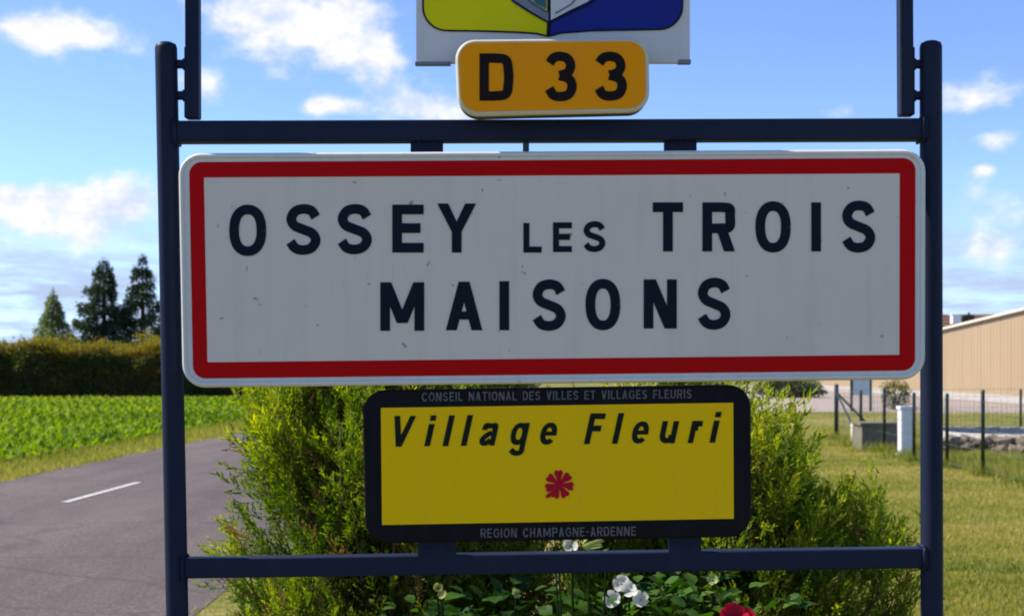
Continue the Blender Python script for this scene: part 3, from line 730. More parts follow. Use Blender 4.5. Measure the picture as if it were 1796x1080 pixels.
# upper slim uprights with their clamps, carrying the crest panel
for (x0, ybot, xin) in ((339, 209, 309), (1588, 204, 1614)):
    mb = MB(); mb.tube([P(x0, ybot, D0), P(x0, ybot - 3, D0), P(x0 - (2 if x0 < 900 else 5), -640, D0)], [11.0 / F * D0, 12.0 / F * D0, 12.0 / F * D0], prof=sq); fadd(mb, 'upright', None, False)
    sgn = -1 if x0 < 900 else 1
    mb = MB(); mb.tube([P(x0 + sgn * 1.0, 86, D0), P(x0 + sgn * 1.0, ybot - 1.5, D0)], 12.6 / F * D0, prof=sq); fadd(mb, 'clamp_sleeve', None, False)
    for yy in (113, 168):
        mb = MB(); mb.tube([P(x0, yy, D0), P(xin + sgn * 6, yy, D0)], 8.0 / F * D0, 12); fadd(mb, 'clamp_bolt')
        mb = MB(); mb.tube([P(x0 + sgn * 13, yy, D0), P(x0 + sgn * 18, yy, D0)], 10.5 / F * D0, 6); fadd(mb, 'clamp_nut', None, False)
mb = MB(); mb.tube([P(325, -640, D0), P(1598, -640, D0)], 15 / F * D0, prof=sq); fadd(mb, 'crest_rail', None, False)
def plate(x0, y0, x1, y1, d0, d1, name, material=None):
    a = P(x0, y0, d0); b_ = P(x1, y1, d0); mb = MB(); mb.box((a.x, d0, b_.z), (b_.x, d1, a.z)); return fadd(mb, name, material, False)
for (x0, x1, yt, yb) in ((720, 777, 243, 300), (1165, 1222, 241, 300)): plate(x0, yt, x1, yb, D0 - .006, D0 + .004, 'bracket')
for (x0, x1, yt, yb) in ((733, 800, 900, 984), (1173, 1230, 896, 980)): plate(x0, yt, x1, yb, D0 - .020, D0 - .010, 'bracket')
for (bx_, by_, dd) in ((735, 250, D0 - .008), (762, 250, D0 - .008), (1180, 248, D0 - .008), (1207, 248, D0 - .008), (750, 962, D0 - .022), (784, 962, D0 - .022), (1188, 954, D0 - .022), (1215, 954, D0 - .022)):
    q = P(bx_, by_, dd); mb = MB(); mb.tube([(q.x, dd - .003, q.z), (q.x, dd + .003, q.z)], .0045, 6); fadd(mb, 'bolt', None, False)
plate(917, 232, 928, 285, D0 - .006, D0 + .000, 'centre_strap', M['fence_green'])
tag(fr, 'dark navy steel frame of two posts and cross rails carrying the signs', 'sign frame')

# ---- panels mapped from four photo corners
class Quad:
    def __init__(s, tl, tr, br, bl, d):
        s.c = (tl, tr, br, bl); s.d = d
        s.W = ((tr[0] - tl[0]) + (br[0] - bl[0])) / 2; s.H = ((bl[1] - tl[1]) + (br[1] - tr[1])) / 2
    def pt(s, a, b_, dd=0.0):
        u, v = a / s.W, b_ / s.H; tl, tr, br, bl = s.c
        px = (1 - v) * ((1 - u) * tl[0] + u * tr[0]) + v * ((1 - u) * bl[0] + u * br[0])
        py = (1 - v) * ((1 - u) * tl[1] + u * tr[1]) + v * ((1 - u) * bl[1] + u * br[1])
        p = P(px, py, s.d); return Vector((p.x, s.d + dd, p.z))
def rrect(x0, y0, x1, y1, r, n=8):
    pts_ = []
    for (cx_, cy_, a0) in ((x1 - r, y0 + r, -90), (x1 - r, y1 - r, 0), (x0 + r, y1 - r, 90), (x0 + r, y0 + r, 180)):
        for i in range(n + 1):
            a = radians(a0 + 90 * i / n); pts_.append((cx_ + r * cos(a), cy_ + r * sin(a)))
    return pts_
def loft(q, sections, r, name, material, parent, n=8):
    """sections: (inset px, depth offset m) front cap first"""
    v, f = [], []; rings = []
    for (ins, dd) in sections:
        ring = []
        for (x_, y_) in rrect(ins, ins, q.W - ins, q.H - ins, max(1.5, r - ins), n):
            ring.append(len(v)); v.append(q.pt(x_, y_, dd) - parent.location)
        rings.append(ring)
    k = len(rings[0])
    for r0, r1 in zip(rings, rings[1:]):
        for i in range(k): f.append((r0[i], r1[i], r1[(i + 1) % k], r0[(i + 1) % k]))
    f.append(tuple(rings[0])); f.append(tuple(rings[-1][::-1]))
    return pydata(name, v, f, material, parent)
def ring_part(qo, outer, inner, dd, name, material, parent):
    n = len(outer); v = [qo.pt(*p, dd) - parent.location for p in outer] + [qo.pt(*p, dd) - parent.location for p in inner]
    f = [(i, (i + 1) % n, n + (i + 1) % n, n + i) for i in range(n)]
    return pydata(name, v, f, material, parent)
def flat(polys, d, name, material, parent, step=.00012):
    """polygons given in photo pixels on the plane y=d"""
    v, f = [], []
    for k, pg in enumerate(polys):
        b0 = len(v); dd = d - k * step
        v += [Vector((*(P(x_, y_, d).xz.to_tuple()[:1]), dd, P(x_, y_, d).z)) - parent.location for (x_, y_) in pg[0]] if isinstance(pg, tuple) else [Vector((P(x_, y_, d).x, dd, P(x_, y_, d).z)) - parent.location for (x_, y_) in pg]
        if isinstance(pg, tuple): f += [tuple(b0 + i for i in fc) for fc in pg[1]]
        else: f.append(tuple(range(b0, len(v))))
    return pydata(name, v, f, material, parent)

# ---- stroke lettering: glyph box W x H, stroke s, origin at lower left, y up; returns list of (points, faces)
def ribbon(pts_, s):
    pts_ = np.array(pts_, float); n = len(pts_); sg = np.diff(pts_, axis=0); sg /= np.linalg.norm(sg, axis=1, keepdims=True) + 1e-9; t = np.concatenate([sg[:1], sg[:-1] + sg[1:], sg[-1:]]); t /= np.linalg.norm(t, axis=1, keepdims=True)
    nn = np.stack([-t[:, 1], t[:, 0]], 1) * s / 2
    v = np.concatenate([pts_ + nn, pts_ - nn]); return ([tuple(p) for p in v], [(i, i + 1, n + i + 1, n + i) for i in range(n - 1)])
def catmull(c, m_=7):
    c = [np.array(p, float) for p in c]; c = [2 * c[0] - c[1]] + c + [2 * c[-1] - c[-2]]; out = []
    for i in range(1, len(c) - 2):
        for j in range(m_):
            t = j / m_; out.append(.5 * (2 * c[i] + (c[i + 1] - c[i - 1]) * t + (2 * c[i - 1] - 5 * c[i] + 4 * c[i + 1] - c[i + 2]) * t * t + (-c[i - 1] + 3 * c[i] - 3 * c[i + 1] + c[i + 2]) * t ** 3))
    out.append(c[-2]); return out
def poly(pts_): return (list(pts_), [tuple(range(len(pts_)))])
def rect(x0, y0, x1, y1): return poly([(x0, y0), (x1, y0), (x1, y1), (x0, y1)])
def para(xb, yb, xt, yt, w): return poly([(xb, yb), (xb + w, yb), (xt + w, yt), (xt, yt)])
def oval(cx_, cy_, rx, ry, s, a0=0, a1=360, n=36, e=2.3):
    p = []
    for i in range(n + 1):
        a = radians(a0 + (a1 - a0) * i / n); ca, sa = cos(a), sin(a)
        p.append((cx_ + rx * math.copysign(abs(ca) ** (2 / e), ca), cy_ + ry * math.copysign(abs(sa) ** (2 / e), sa)))
    return ribbon(p, s)
def inset(c, W_, H_, s): return [(s / 2 + x_ * (W_ - s), s / 2 + y_ * (H_ - s)) for x_, y_ in c]
SC_ = [(.96, .80), (.80, .955), (.5, 1.0), (.2, .94), (.05, .76), (.17, .595), (.5, .50), (.83, .405), (.96, .235), (.81, .06), (.5, 0), (.2, .045), (.02, .20)]
C_ = [(.97, .76), (.82, .94), (.52, 1), (.2, .9), (.02, .62), (0, .5), (.02, .38), (.2, .1), (.52, 0), (.82, .06), (.97, .24)]
TH = [(.02, .83), (.20, .965), (.5, 1), (.80, .94), (.93, .77), (.80, .595), (.45, .525)]; TH2 = [(.45, .525), (.86, .44), (.99, .255), (.85, .06), (.5, 0), (.18, .04), (0, .20)]
def glyph(ch, w, h, s):
    cx_, cy_ = w / 2, h / 2; dw = s * 1.12
    if ch == 'O': return [oval(cx_, cy_, (w - s) / 2, (h - s) / 2, s)]
    if ch == 'S': return [ribbon(catmull(inset(SC_, w, h, s)), s)]
    if ch == '3': return [ribbon(catmull(inset(TH, w, h, s)), s), ribbon(catmull(inset(TH2, w, h, s)), s)]
    if ch == 'C': return [ribbon(catmull(inset(C_, w, h, s)), s)]
    if ch == 'G': return [ribbon(catmull(inset(C_, w, h, s)), s), rect(w * .55, h * .42, w - s, h * .42 + s), rect(w - s, h * .15, w, h * .42 + s)]
    if ch in 'EFL':
        g = [rect(0, 0, s, h)]
        if ch != 'F': g.append(rect(s, 0, w, s))
        if ch != 'L': g += [rect(s, h - s, w, h), rect(s, h * .5 - s * .45, w * .9, h * .5 + s * .55)]
        return g
    if ch == 'T': return [rect(0, h - s, w, h), rect(cx_ - s / 2, 0, cx_ + s / 2, h - s)]
    if ch == 'I': return [rect(0, 0, w, h)]
    if ch == '-': return [rect(0, h * .42, w, h * .42 + s)]
    if ch == 'H': return [rect(0, 0, s, h), rect(w - s, 0, w, h), rect(s, h * .5 - s / 2, w - s, h * .5 + s / 2)]
    if ch == 'U': return [ribbon(inset([(0, 1.0 + .5 * s / h), (0, .5)], w, h, s) + inset(catmull([(0, .35), (.06, .14), (.25, .02), (.5, 0), (.75, .02), (.94, .14), (1, .35)], 4), w, h, s) + inset([(1, .5), (1, 1 + .5 * s / h)], w, h, s), s)]
    if ch == 'Y': return [rect(cx_ - s / 2, 0, cx_ + s / 2, h * .42), poly([(0, h), (dw, h), (cx_ + s * .5, h * .42), (cx_ - s * .5, h * .42)]), poly([(w - dw, h), (w, h), (cx_ + s * .5, h * .42), (cx_ - s * .5, h * .42)])]
    if ch == 'V': return [para(cx_ - dw / 2, 0, 0, h, dw), para(cx_ - dw / 2, 0, w - dw, h, dw)]
    if ch == 'A': return [para(0, 0, cx_ - dw / 2, h, dw), para(w - dw, 0, cx_ - dw / 2, h, dw), rect(w * .22, h * .22, w * .78, h * .22 + s * .85)]
    if ch == 'N': return [rect(0, 0, s, h), rect(w - s, 0, w, h), para(w - s * 1.25, 0, 0, h, s * 1.25)]
    if ch == 'M': return [rect(0, 0, s, h), rect(w - s, 0, w, h), para(cx_ - dw / 2, h * .16, 0, h, dw), para(cx_ - dw / 2, h * .16, w - dw, h, dw)]
    if ch in 'RP':
        p = [(s, h - s / 2)] + catmull([(w * .55, h - s / 2), (w * .83, h - s * .62), (w - s / 2, h * .735), (w * .83, h * .47 + s * .15), (w * .55, h * .47)], 6) + [(s, h * .47)]
        g = [rect(0, 0, s, h), ribbon(p, s)]
        if ch == 'R': g.append(para(w - dw, 0, w * .42, h * .47, dw))
        return g
    if ch == 'D':
        p = [(s, h - s / 2)] + catmull([(w * .42, h - s / 2), (w * .78, h * .88 - s * .1), (w - s / 2, h * .62), (w - s / 2, h * .38), (w * .78, h * .12 + s * .1), (w * .42, s / 2)], 6) + [(s, s / 2)]
        return [rect(0, 0, s, h), ribbon(p, s)]
    # lower case, h is the cap height, x height .72
    xh = h * .72
    if ch == 'l': return [rect(0, 0, w, h)]
    if ch == 'i': return [rect(0, 0, w, xh), rect(0, h - s * .95, w, h)]
    if ch == 'e': return [oval(cx_, xh / 2, (w - s) / 2, (xh - s) / 2, s, 0, 318, 30), rect(s * .6, xh * .5 - s * .4, w - s * .02, xh * .5 + s * .4)]
    if ch == 'u': return [ribbon([(s / 2, xh), (s / 2, xh * .4)] + catmull([(s / 2 + .5, xh * .3), (w * .28, s * .7), (w * .5, s * .5), (w * .75, s * .9), (w - s, xh * .4)], 4), s), rect(w - s, 0, w, xh)]
    if ch == 'r': return [rect(0, 0, s, xh), ribbon(catmull([(s * .9, xh * .55), (w * .45, xh * .84), (w, xh - s * .5)], 6), s)]
    if ch == 'a': return [rect(w - s, 0, w, xh * .72), ribbon(catmull([(s * .55, xh * .70), (w * .22, xh * .90), (w * .5, xh - s / 2), (w * .8, xh * .90), (w - s / 2, xh * .70)], 6), s),
                         ribbon(catmull([(w - s, xh * .56), (w * .45, xh * .50), (s * .55, xh * .30), (w * .22, xh * .09 + s * .2), (w * .45, s * .5), (w - s, xh * .25)], 6), s)]
    if ch == 'g': return [oval(cx_ - s * .1, xh / 2, (w - s) / 2, (xh - s) / 2, s), rect(w - s, -h * .05, w, xh), ribbon(catmull([(w - s / 2, -h * .05), (w * .82, -h * .23), (w * .45, -h * .26), (s * .5, -h * .15)], 6), s)]
    return []
def write(ch, x0, x1, ytop, ybase, s, d, material, parent, shear=0.0, name='letter', lower=False, cap=None):
    h = cap or (ybase - ytop); polys = []
    for (pp_, fc) in glyph(ch, x1 - x0, h, s): polys.append(([(x0 + a + shear * b_, ybase - b_) for a, b_ in pp_], fc))
    return flat(polys, d, name, material, parent)

# ---- town name sign
DT = 2.648
qt = Quad((311, 268), (1625, 261), (1624, 665), (319, 680), DT)
town = empty('town_name_sign', P(968, 680, DT))
loft(qt, [(13, .004), (9.5, .0035), (8.5, .0), (4, .0), (1.2, .003), (0, .008), (0, .026), (16, .027), (16, .040)], 40, 'panel_body', M['rim'], town)
def in_q(px, py):   # photo pixel -> quad-local coordinates (the quad is nearly a rectangle)
    tl, tr, br, bl = qt.c; u = v = .5
    for _ in range(12):
        top = (tl[0] + (tr[0] - tl[0]) * u, tl[1] + (tr[1] - tl[1]) * u); bot = (bl[0] + (br[0] - bl[0]) * u, bl[1] + (br[1] - bl[1]) * u)
        v = (py - top[1]) / (bot[1] - top[1])
        le = tl[0] + (bl[0] - tl[0]) * v; ri = tr[0] + (br[0] - tr[0]) * v; u = (px - le) / (ri - le)
    return (u * qt.W, v * qt.H)
a0, a1, a2, a3 = in_q(331, 284), in_q(1606, 277), in_q(1606, 652), in_q(338, 661)
def box_of(pts_): return (sum(p[0] for p in (pts_[0], pts_[3])) / 2, sum(p[1] for p in pts_[:2]) / 2, sum(p[0] for p in pts_[1:3]) / 2, sum(p[1] for p in pts_[2:]) / 2)
ox0, oy0, ox1, oy1 = box_of((a0, a1, a2, a3))
ix0, iy0, ix1, iy1 = box_of((in_q(358, 310), in_q(1579, 305), in_q(1578, 624), in_q(362, 633)))
outer = rrect(ox0, oy0, ox1, oy1, 22, 8); inner = rrect(ix0, iy0, ix1, iy1, 1.5, 8)
ring_part(qt, outer, inner, .0028, 'red_border', M['red'], town)
v = [qt.pt(*p, .0032) - town.location for p in inner]; pydata('white_field', v, [tuple(range(len(v)))], M['panel'], town)
LS = 17.0
for (ch, x0, x1, yt, yb) in (('O', 402, 467, 359, 449), ('S', 500, 564, 358, 447), ('S', 590, 654, 358, 446), ('E', 688, 743, 359, 443), ('Y', 767, 835, 357, 443),
                             ('T', 1145, 1198, 355, 441), ('R', 1232, 1289, 355, 441), ('O', 1325, 1387, 353, 443), ('I', 1423, 1440, 355, 441), ('S', 1475, 1537, 352, 443),
                             ('M', 667, 744, 495, 580), ('A', 782, 846, 494, 579), ('I', 876, 893, 493, 579), ('S', 932, 994, 490, 580), ('O', 1027, 1088, 489, 579), ('N', 1129, 1187, 490, 576), ('S', 1222, 1283, 487, 578)):
    write(ch, x0, x1, yt, yb, LS, DT + .0018, M['ink'], town)
for (ch, x0, x1, yt, yb) in (('L', 918, 950, 391, 443), ('E', 970, 1003, 390, 442), ('S', 1022, 1063, 388, 442)):
    write(ch, x0, x1, yt, yb, 10.5, DT + .0018, M['ink'], town)
tag(town, 'large white town name sign with red border and dark lettering', 'town sign')

# ---- road number plaque
DP = 2.615
qp = Quad((797, 69), (1138, 66), (1140, 196), (803, 204), DP)
plaque = empty('road_number_plaque', P(968, 205, DP))
loft(qp, [(6.5, .0), (4, .0), (1, .003), (0, .007), (0, .011)], 36, 'rim', M['cream_edge'], plaque)
loft(qp, [(1.2, .0112), (1.2, .050), (6, .055)], 36, 'panel_body', M['plaque_back'], plaque)
o_ = rrect(6.8, 6.8, qp.W - 6.8, qp.H - 6.8, 30, 8); v = [qp.pt(*p, -.0012) - plaque.location for p in o_]
pydata('orange_face', v, [tuple(range(len(v)))], M['ochre'], plaque)
for (ch, x0, x1, yt, yb) in (('D', 841, 900, 94, 177), ('3', 955, 1012, 91, 178), ('3', 1042, 1100, 91, 177)):
    write(ch, x0, x1, yt, yb, 16.5, DP - .0024, M['brown_ink'], plaque)
tag(plaque, 'small orange road number plaque reading D 33 above the top rail', 'road sign')

# ---- flower village plaque
DV = 2.668
qv = Quad((635, 684), (1317, 674), (1318, 941), (641, 953), DV)
vil = empty('flower_village_plaque', P(978, 950, DV))
loft(qv, [(5, .0), (2, .0005), (0, .003), (0, .018)], 40, 'panel_body', M['black_board'], vil)
def flatq(pg, d, name, material, parent): return flat([pg], d, name, material, parent)
flatq([(668, 715), (1286, 706), (1287, 909), (670, 920)], DV - .0014, 'yellow_field', M['yellow'], vil)
VL = DV - .0026; sh = .22
for (ch, x0, x1, yb, s_) in (('V', 680, 718, 783, 9.0), ('i', 744, 754, 782, 10), ('l', 776, 786, 782, 10), ('l', 808, 818, 781.5, 10), ('a', 839, 867, 781, 9), ('g', 893, 921, 780, 9), ('e', 944, 972, 779.5, 9),
                             ('F', 1024, 1051, 778.5, 10), ('l', 1073, 1083, 778, 10), ('e', 1105, 1133, 777.5, 9), ('u', 1154, 1183, 777, 9.5), ('r', 1206, 1225, 776.5, 9.5), ('i', 1244, 1254, 776, 10)):
    write(ch, x0, x1, 0, yb, s_, VL, M['green_ink'], vil, sh, cap=54)
WIDTHS = {'I': .25, 'M': 1.25, '-': .5, ' ': .55, 'L': .75, 'E': .8, 'F': .75, 'N': .98, 'O': 1.02, 'C': .95, 'G': 1.0}
def small_line(txt, x0, x1, y0, y1, hpx, name):
    tot = sum(WIDTHS.get(c, .9) + .26 for c in txt) - .26; u = (x1 - x0) / tot; x_ = x0; polys = []
    for c in txt:
        w_ = WIDTHS.get(c, .9) * u
        if c != ' ':
            yb = y0 + (y1 - y0) * (x_ - x0) / (x1 - x0)
            for (pp_, fc) in glyph(c, w_, hpx, 2.3): polys.append(([(x_ + a, yb - b_) for a, b_ in pp_], fc))
        x_ += w_ + .26 * u
    return flat(polys, VL, name, M['grey_ink'], vil, .000008)
small_line('CONSEIL NATIONAL DES VILLES ET VILLAGES FLEURIS', 740, 1213, 703.5, 698, 15.5, 'small_lettering')
small_line('REGION CHAMPAGNE-ARDENNE', 843, 1115, 942.5, 938.5, 16, 'small_lettering')
# red flower emblem
fp = []
for k in range(7):
    a = radians(90 + k * 360 / 7 + 4)
    c_ = (981 + 15.5 * cos(a), 849 - 15.5 * sin(a)); pg = [(980 + 2 * cos(a + 1.6), 849 - 2 * sin(a + 1.6))]
    for (rr, aa) in ((8, .42), (14, .36), (20, .38), (24.5, .30), (26, .14), (23.5, 0), (26, -.14), (24.5, -.30), (20, -.38), (14, -.36), (8, -.42)): pg.append((981 + rr * cos(a + aa), 849 - rr * sin(a + aa)))
    pg.append((980 + 2 * cos(a - 1.6), 849 - 2 * sin(a - 1.6))); fp.append(pg)
fp.append([(977, 853), (981, 856), (963, 873), (956, 872), (958, 868)])
flat(fp, VL, 'flower_emblem', M['flower_red'], vil)
tag(vil, 'yellow and black plaque with italic lettering and one red flower', 'plaque')

# ---- crest panel
DC = 2.69
crest = empty('crest_panel', P(970, 112, DC))
def cb(x0, y0, x1, y1, d0, d1, name, material):
    a = P(x0, y0, d0); b_ = P(x1, y1, d0); mb = MB(); mb.box((a.x, d0, b_.z), (b_.x, d1, a.z)); return mb.build(name, material, crest, origin=crest.location)
cb(730, -560, 1210, 110.5, DC, DC + .012, 'panel_body', M['crest_white'])
cb(728, 108.5, 790, 113.5, DC - .003, DC + .014, 'edge_clip', M['crest_grey']); cb(1190, 105, 1212, 111, DC - .003, DC + .014, 'edge_clip', M['crest_grey'])
def arc_pts(c, r, a0, a1, n=8): return [(c[0] + r * cos(radians(a0 + (a1 - a0) * i / n)), c[1] + r * sin(radians(a0 + (a1 - a0) * i / n))) for i in range(n + 1)]
left = [(962, -480), (742, -480)] + arc_pts((783, 13), 41, 180, 90) + [(850, 55), (910, 57), (940, 59), (962, 64)]
right = [(962, -480), (962, 64), (985, 58), (1040, 54), (1100, 53)] + arc_pts((1156, 11), 41, 90, 0) + [(1197, -480)]
def grow(pg, k):
    cx_ = sum(p[0] for p in pg) / len(pg); return pg
flat([left], DC - .0012, 'yellow_half', M['crest_yellow'], crest); flat([right], DC - .0012, 'blue_half', M['crest_blue'], crest)
edge = [(742, -480)] + arc_pts((783, 13), 41, 180, 90) + [(850, 55), (910, 57), (940, 59), (962, 64), (985, 58), (1040, 54), (1100, 53)] + arc_pts((1156, 11), 41, 90, 0) + [(1197, -480)]
flat([ribbon(edge, 3.0)], DC - .0022, 'outline', M['ink'], crest)
flat([ribbon([(962, -300), (964, 0), (963, 38), (962, 64)], 7)], DC - .0026, 'outline', M['ink'], crest)
flat([[(880, -20), (905, -20), (962, 22), (962, 38), (930, 24), (900, 6)]], DC - .0030, 'chevron', M['crest_grey'], crest)
flat([[(966, 36), (966, -20), (1060, -20), (1030, 4), (1000, 18)]], DC - .0030, 'chevron', M['crest_white'], crest)
flat([[(925, -20), (958, -20), (958, 16), (940, 6)]], DC - .0036, 'teal_patch', M['crest_teal'], crest)
flat([ribbon([(884, -20), (900, 2), (930, 22), (962, 40), (1000, 22), (1034, 6), (1062, -18)], 3.4)], DC - .0042, 'outline', M['ink'], crest)
flat([ribbon([(905, -20), (935, 8), (960, 22)], 2.2), ribbon([(974, 24), (1002, 8), (1022, -16)], 2.2)], DC - .0046, 'outline', M['crest_teal'], crest)
tag(crest, 'white crest panel with yellow and blue shield above the road number', 'crest sign')

# ================================================================== golden junipers behind the sign
def spray_template(seed, n=12):
    """feathery cypress plume of unit length along +Y: side branchlets, each tufted with thin scale leaflets (triangles)"""
    r = np.random.default_rng(seed); V, Fq, off = [], [], 0
    bend = r.normal(0, .10); twist = r.uniform(.3, 1.2)
    for k in range(n):
        t = (k + .4 + r.uniform(-.3, .3)) / n; side = 1 if k % 2 else -1
        base = np.array([bend * t * t, t * .84, .06 * sin(3 * t + seed)])
        ang = (.80 - .45 * t) * side + r.normal(0, .16); tw = r.normal(0, twist)
        d = np.array([sin(ang) * cos(tw), cos(ang), sin(ang) * sin(tw)]); d /= np.linalg.norm(d)
        l = (.34 * (1 - t) ** .7 + .10) * r.uniform(.6, 1.25)
        m_ = 3 if t > .7 else 5
        for q in range(m_):
            u = (q + .3) / m_; p = base + d * l * u
            e = d + np.array([r.normal(0, .42), .25 + r.normal(0, .25), r.normal(0, .42)]); e /= np.linalg.norm(e)
            s_ = np.cross(e, r.normal(0, 1, 3)); s_ /= np.linalg.norm(s_)
            w = .024 * r.uniform(.7, 1.35); ll = .125 * r.uniform(.7, 1.3)
            V += [p - s_ * w, p + s_ * w, p + e * ll]; Fq.append((off, off + 1, off + 2)); off += 3
    return np.array(V), np.array(Fq)
SPR = [spray_template(k) for k in range(8)]
def golden_shrub(name, cx_, cy_, prof, label, n, seed, lean=(0, 0), squash=1.0, bright=0.0):
    r = np.random.default_rng(seed); root = empty(name, (cx_, cy_, 0)); zt = prof[-1][0]
    zs = np.array([p[0] for p in prof]); rs = np.array([p[1] for p in prof])
    mb = MB(); mb.tube([(0, 0, -.05), (.02, 0, .4), (0, .02, zt * .85)], [.05, .035, .008], 8); mb.build('trunk', M['bark'], root, True)
    Vs, Fs, Ts, off = [], [], [], 0
    NC = int(n / 42)                                              # leafy branch ends, each a clump of sprays
    zc = r.uniform(.03, 1, NC * 4) * zt; zc = zc[r.uniform(0, rs.max(), NC * 4) < np.interp(zc, zs, rs) + .05][:NC]; NC = len(zc)
    ac = r.uniform(0, 2 * pi, NC); rc = np.interp(zc, zs, rs) * r.uniform(.50, 1.10, NC) ** .8; CL = r.uniform(.16, .34, NC)
    CC = np.stack([np.cos(ac) * rc, np.sin(ac) * rc * squash, zc], 1); tc_ = zc / zt
    CD = np.stack([np.cos(ac) * (.55 - .35 * tc_), np.sin(ac) * (.55 - .35 * tc_), .9 + 0 * tc_], 1) + r.normal(0, .13, (NC, 3)); CD /= np.linalg.norm(CD, axis=1, keepdims=True)
    lb = MB()
    for k in range(NC):
        b1 = CC[k] - CD[k] * CL[k]; z0 = max(.03, b1[2] - np.hypot(b1[0], b1[1]) * .8 - .05)
        lb.tube([(0, 0, min(z0, zt * .8)), (b1[0] * .6, b1[1] * .6, (z0 + b1[2]) / 2), tuple(b1), tuple(CC[k])], [.009, .006, .004, .0015], 4, False)
    lb.build('limb', M['twig'], root)['kind'] = 'stuff'
    CT = r.normal(bright, .10, NC); CB = r.uniform(0, 1, NC) < .12
    for k, (T, Fq) in enumerate(SPR):
        m_ = n // len(SPR)
        ci = r.integers(0, NC, m_); m2 = m_
        t_ = r.uniform(0, 1, m2) ** .8                            # along the branch, 1 at its tip
        c0 = CC[ci] - CD[ci] * (CL[ci] * (1 - t_))[:, None]
        jit = r.normal(0, 1, (m2, 3)) * (.012 + .060 * (1 - t_) ** .8)[:, None]
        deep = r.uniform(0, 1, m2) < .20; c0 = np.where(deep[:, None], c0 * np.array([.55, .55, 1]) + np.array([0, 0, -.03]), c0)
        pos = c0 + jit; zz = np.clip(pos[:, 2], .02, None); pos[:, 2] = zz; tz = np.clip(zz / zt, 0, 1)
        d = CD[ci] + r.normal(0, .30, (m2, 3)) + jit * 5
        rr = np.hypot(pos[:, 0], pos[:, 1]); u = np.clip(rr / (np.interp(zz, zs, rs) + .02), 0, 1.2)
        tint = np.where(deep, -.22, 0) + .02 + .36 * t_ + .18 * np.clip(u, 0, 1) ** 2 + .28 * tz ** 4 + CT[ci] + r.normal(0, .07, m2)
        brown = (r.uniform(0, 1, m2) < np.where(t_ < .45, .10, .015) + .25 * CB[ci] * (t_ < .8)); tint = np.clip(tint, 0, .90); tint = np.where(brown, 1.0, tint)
        tip = np.clip((T[:, 1] - .45), -.4, .6) * .22 + np.repeat(r.normal(0, .06, len(T) // 3), 3)
        sc = r.uniform(.065, .125, m2) * np.where((t_ > .8) & (r.uniform(0, 1, m2) < .10), 1.7, 1.0)
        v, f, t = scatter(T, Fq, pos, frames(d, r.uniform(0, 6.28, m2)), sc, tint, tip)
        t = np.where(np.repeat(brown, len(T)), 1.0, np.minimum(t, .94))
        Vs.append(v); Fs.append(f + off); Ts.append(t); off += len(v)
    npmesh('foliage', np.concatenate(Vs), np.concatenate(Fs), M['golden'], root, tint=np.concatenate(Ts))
    tag(root, label, 'shrub', 'golden junipers behind the sign')
golden_shrub('juniper_shrub', -.34, 3.80, [(0, .24), (.4, .40), (.75, .42), (1.0, .41), (1.2, .40), (1.43, .36), (1.6, .26), (1.78, .06)], 'feathery yellow green juniper on the road side behind the sign', 10800, 21, bright=.03)
golden_shrub('juniper_shrub', .56, 3.85, [(0, .34), (.4, .54), (.8, .55), (1.0, .49), (1.14, .41), (1.26, .31), (1.42, .18), (1.54, .05)], 'golden tipped juniper on the fence side behind the sign', 11200, 33, bright=.03)

# ------------------------------------------------------------------ flowers at the foot of the sign
def petal_ring(c, nrm, n, L, w, cup=.35, seed=0, jitter=.15):
    r = np.random.default_rng(seed); V, Fq, T, off = [], [], [], 0
    nrm = np.array(nrm, float); nrm /= np.linalg.norm(nrm); ref = np.array([0, 0, 1.]) if abs(nrm[2]) < .9 else np.array([1., 0, 0])
    a_ = np.cross(nrm, ref); a_ /= np.linalg.norm(a_); b_ = np.cross(nrm, a_)
    for k in range(n):
        t = 2 * pi * k / n + r.normal(0, jitter); d = a_ * cos(t) + b_ * sin(t); s = np.cross(nrm, d); l = L * r.uniform(.85, 1.1)
        prof = [(0, .12), (.3, .55), (.6, 1.0), (.85, .95), (1.0, .5)]
        for (q, ww) in prof:
            h_ = cup * L * q * q * r.uniform(.85, 1.15); p = np.array(c) + d * l * q + nrm * h_
            V += [p - s * w * ww * .5 + nrm * h_ * .12, p - nrm * .06 * L * ww, p + s * w * ww * .5 + nrm * h_ * .12]; T += [.5 + .5 * q] * 3
        for i in range(len(prof) - 1):
            a = off + 3 * i; Fq += [(a, a + 1, a + 4, a + 3), (a + 1, a + 2, a + 5, a + 4)]
        off += 3 * len(prof)
    return np.array(V), np.array(Fq), np.array(T)
OV = leaf_strip(3, .55, 1.0, .35, .25)
LEAF_MESHES = []
for k in range(8):
    me = bpy.data.meshes.new('leaf'); me.from_pydata(OV[0].tolist(), [], OV[1].tolist()); me.materials.append(M['leafy'])
    a = me.attributes.new('tint', 'FLOAT', 'POINT'); a.data.foreach_set('value', np.clip(np.full(len(OV[0]), k / 7) + np.linspace(-.08, .08, len(OV[0])), 0, 1).astype(np.float32))
    for p in me.polygons: p.use_smooth = True
    LEAF_MESHES.append(me)
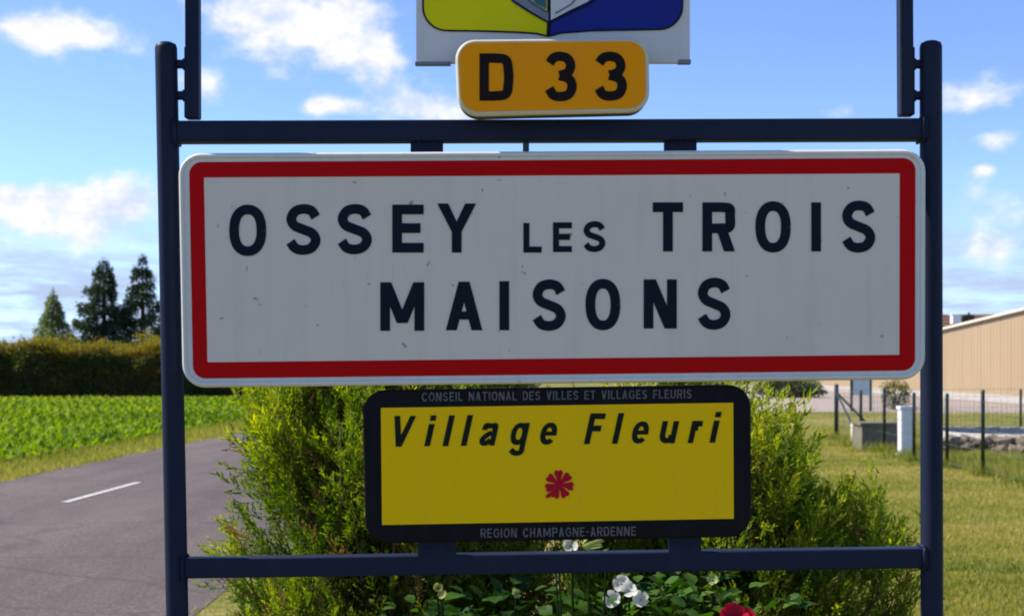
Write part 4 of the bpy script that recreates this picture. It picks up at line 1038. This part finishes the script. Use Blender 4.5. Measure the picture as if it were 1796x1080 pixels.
def flower_plant(name, base, heads, label, petal, seed, nleaf=70, rad_=.16, zr=(.35, 1.0), leaf=(.05, .10), petals=5, L=.026, tint0=.5):
    """heads: list of world points carrying a blossom"""
    r = np.random.default_rng(seed); root = empty(name, (base[0], base[1], 0)); o3 = np.array([base[0], base[1], 0.])
    sm = MB(); ends = []
    for hp in heads:
        e = np.array(hp) - o3; sm.tube([(0, 0, -.02), (e[0] * .3, e[1] * .3, e[2] * .5), (e[0] * .9, e[1] * .9, e[2] * .9), tuple(e)], [.006, .005, .003, .002], 6, False)
    ntop = max(h[2] for h in heads)
    for k in range(6):
        a = r.uniform(0, 6.28); q = r.uniform(.3, 1) * rad_; zz = ntop * r.uniform(.75, .97); ends.append((cos(a) * q, sin(a) * q * .7, zz))
        sm.tube([(0, 0, -.02), (ends[-1][0] * .5, ends[-1][1] * .5, zz * .5), ends[-1]], [.006, .004, .002], 5, False)
    sm.build('stem', M['leafy'], root)
    T, Fq = OV; n = int(nleaf * 2.0); leaf = (leaf[0] * .55, leaf[1] * .62); zr = (max(zr[0], .62), zr[1]); z = r.uniform(*zr, n) * ntop; a = r.uniform(0, 6.28, n); q = rad_ * r.uniform(.1, 1, n) ** .6
    pos = np.stack([np.cos(a) * q, np.sin(a) * q * .7, z], 1); d = np.stack([np.cos(a), np.sin(a), r.uniform(-.1, .9, n)], 1)
    nn = frames(d, r.normal(0, .35, n))
    for k in range(n):
        o = bpy.data.objects.new('leaf', LEAF_MESHES[int(np.clip(round((tint0 + r.normal(0, .22)) * 7), 0, 7))]); COL.objects.link(o); o.parent = root
        mm = Matrix(nn[k].tolist()).to_4x4(); mm.translation = Vector(pos[k].tolist())
        o.matrix_local = mm @ Matrix.Scale(r.uniform(*leaf), 4)
    for k, hp in enumerate(heads):
        v, f, t = petal_ring(np.array(hp) - o3, (r.normal(0, .25), -1, .45), petals, L * r.uniform(.9, 1.15), L * 1.0, .30, seed * 7 + k)
        npmesh('blossom', v, f, petal, root, tint=t, smooth=True)
    tag(root, label, 'flower', 'flowers below the bottom rail'); return root
h = lambda px, py, d: tuple(P(px, py, d))
b0 = P(1100, 1040, 3.05)
flower_plant('flowering_plant', (b0.x, 3.07), [h(1090, 1022, 3.0), h(1104, 1034, 2.98), h(1124, 1050, 2.99), h(1072, 1050, 3.02)], 'leafy plant with white blossoms below the bottom rail', M['petal_white'], 3, 130, .17, (.45, 1.0), (.04, .085), L=.018)
b0 = P(1010, 957, 2.86)
pl = flower_plant('flowering_plant', (b0.x + .02, 2.93), [h(1002, 957, 2.86)], 'single white bloom poking up between plaque and bottom rail', M['petal_white'], 4, 40, .08, (.4, .84), (.04, .07), L=.014)
v, f, t = petal_ring((0, 0, 0), (.95, 0, .35), 5, .030, .010, 1.3, 9, .05); bd = npmesh('bud', v, f, M['bud'], pl, tint=t, smooth=True); bd.location = P(1022, 957, 2.86) - pl.location
b0 = P(1290, 1080, 3.0)
flower_plant('flowering_plant', (b0.x, 3.02), [h(1286, 1082, 2.96), h(1300, 1092, 2.97)], 'leafy plant with a red bloom at the bottom edge right of centre', M['petal_red'], 5, 90, .16, (.45, 1.06), (.04, .085), petals=8, L=.030)
b0 = P(770, 1040, 3.1)
flower_plant('flowering_plant', (b0.x, 3.13), [h(768, 1030, 3.06), h(776, 1042, 3.05)], 'plant with a small pale yellow bloom below the left bracket', M['petal_cream'], 6, 60, .13, (.4, .95), (.04, .08), L=.011, tint0=.3)
b0 = P(880, 1040, 3.1)
flower_plant('flowering_plant', (b0.x, 3.16), [h(905, 1040, 3.08)], 'dark leafy plant with one small bud between white and yellow blooms', M['bud'], 8, 90, .17, (.4, 1.0), (.05, .11), L=.010, tint0=.25)
b0 = P(1240, 1030, 3.1)
flower_plant('flowering_plant', (b0.x, 3.18), [h(1250, 1016, 3.1)], 'upright green plant between the white and the red blooms', M['bud'], 10, 70, .12, (.5, 1.02), (.05, .10), L=.012, tint0=.5)
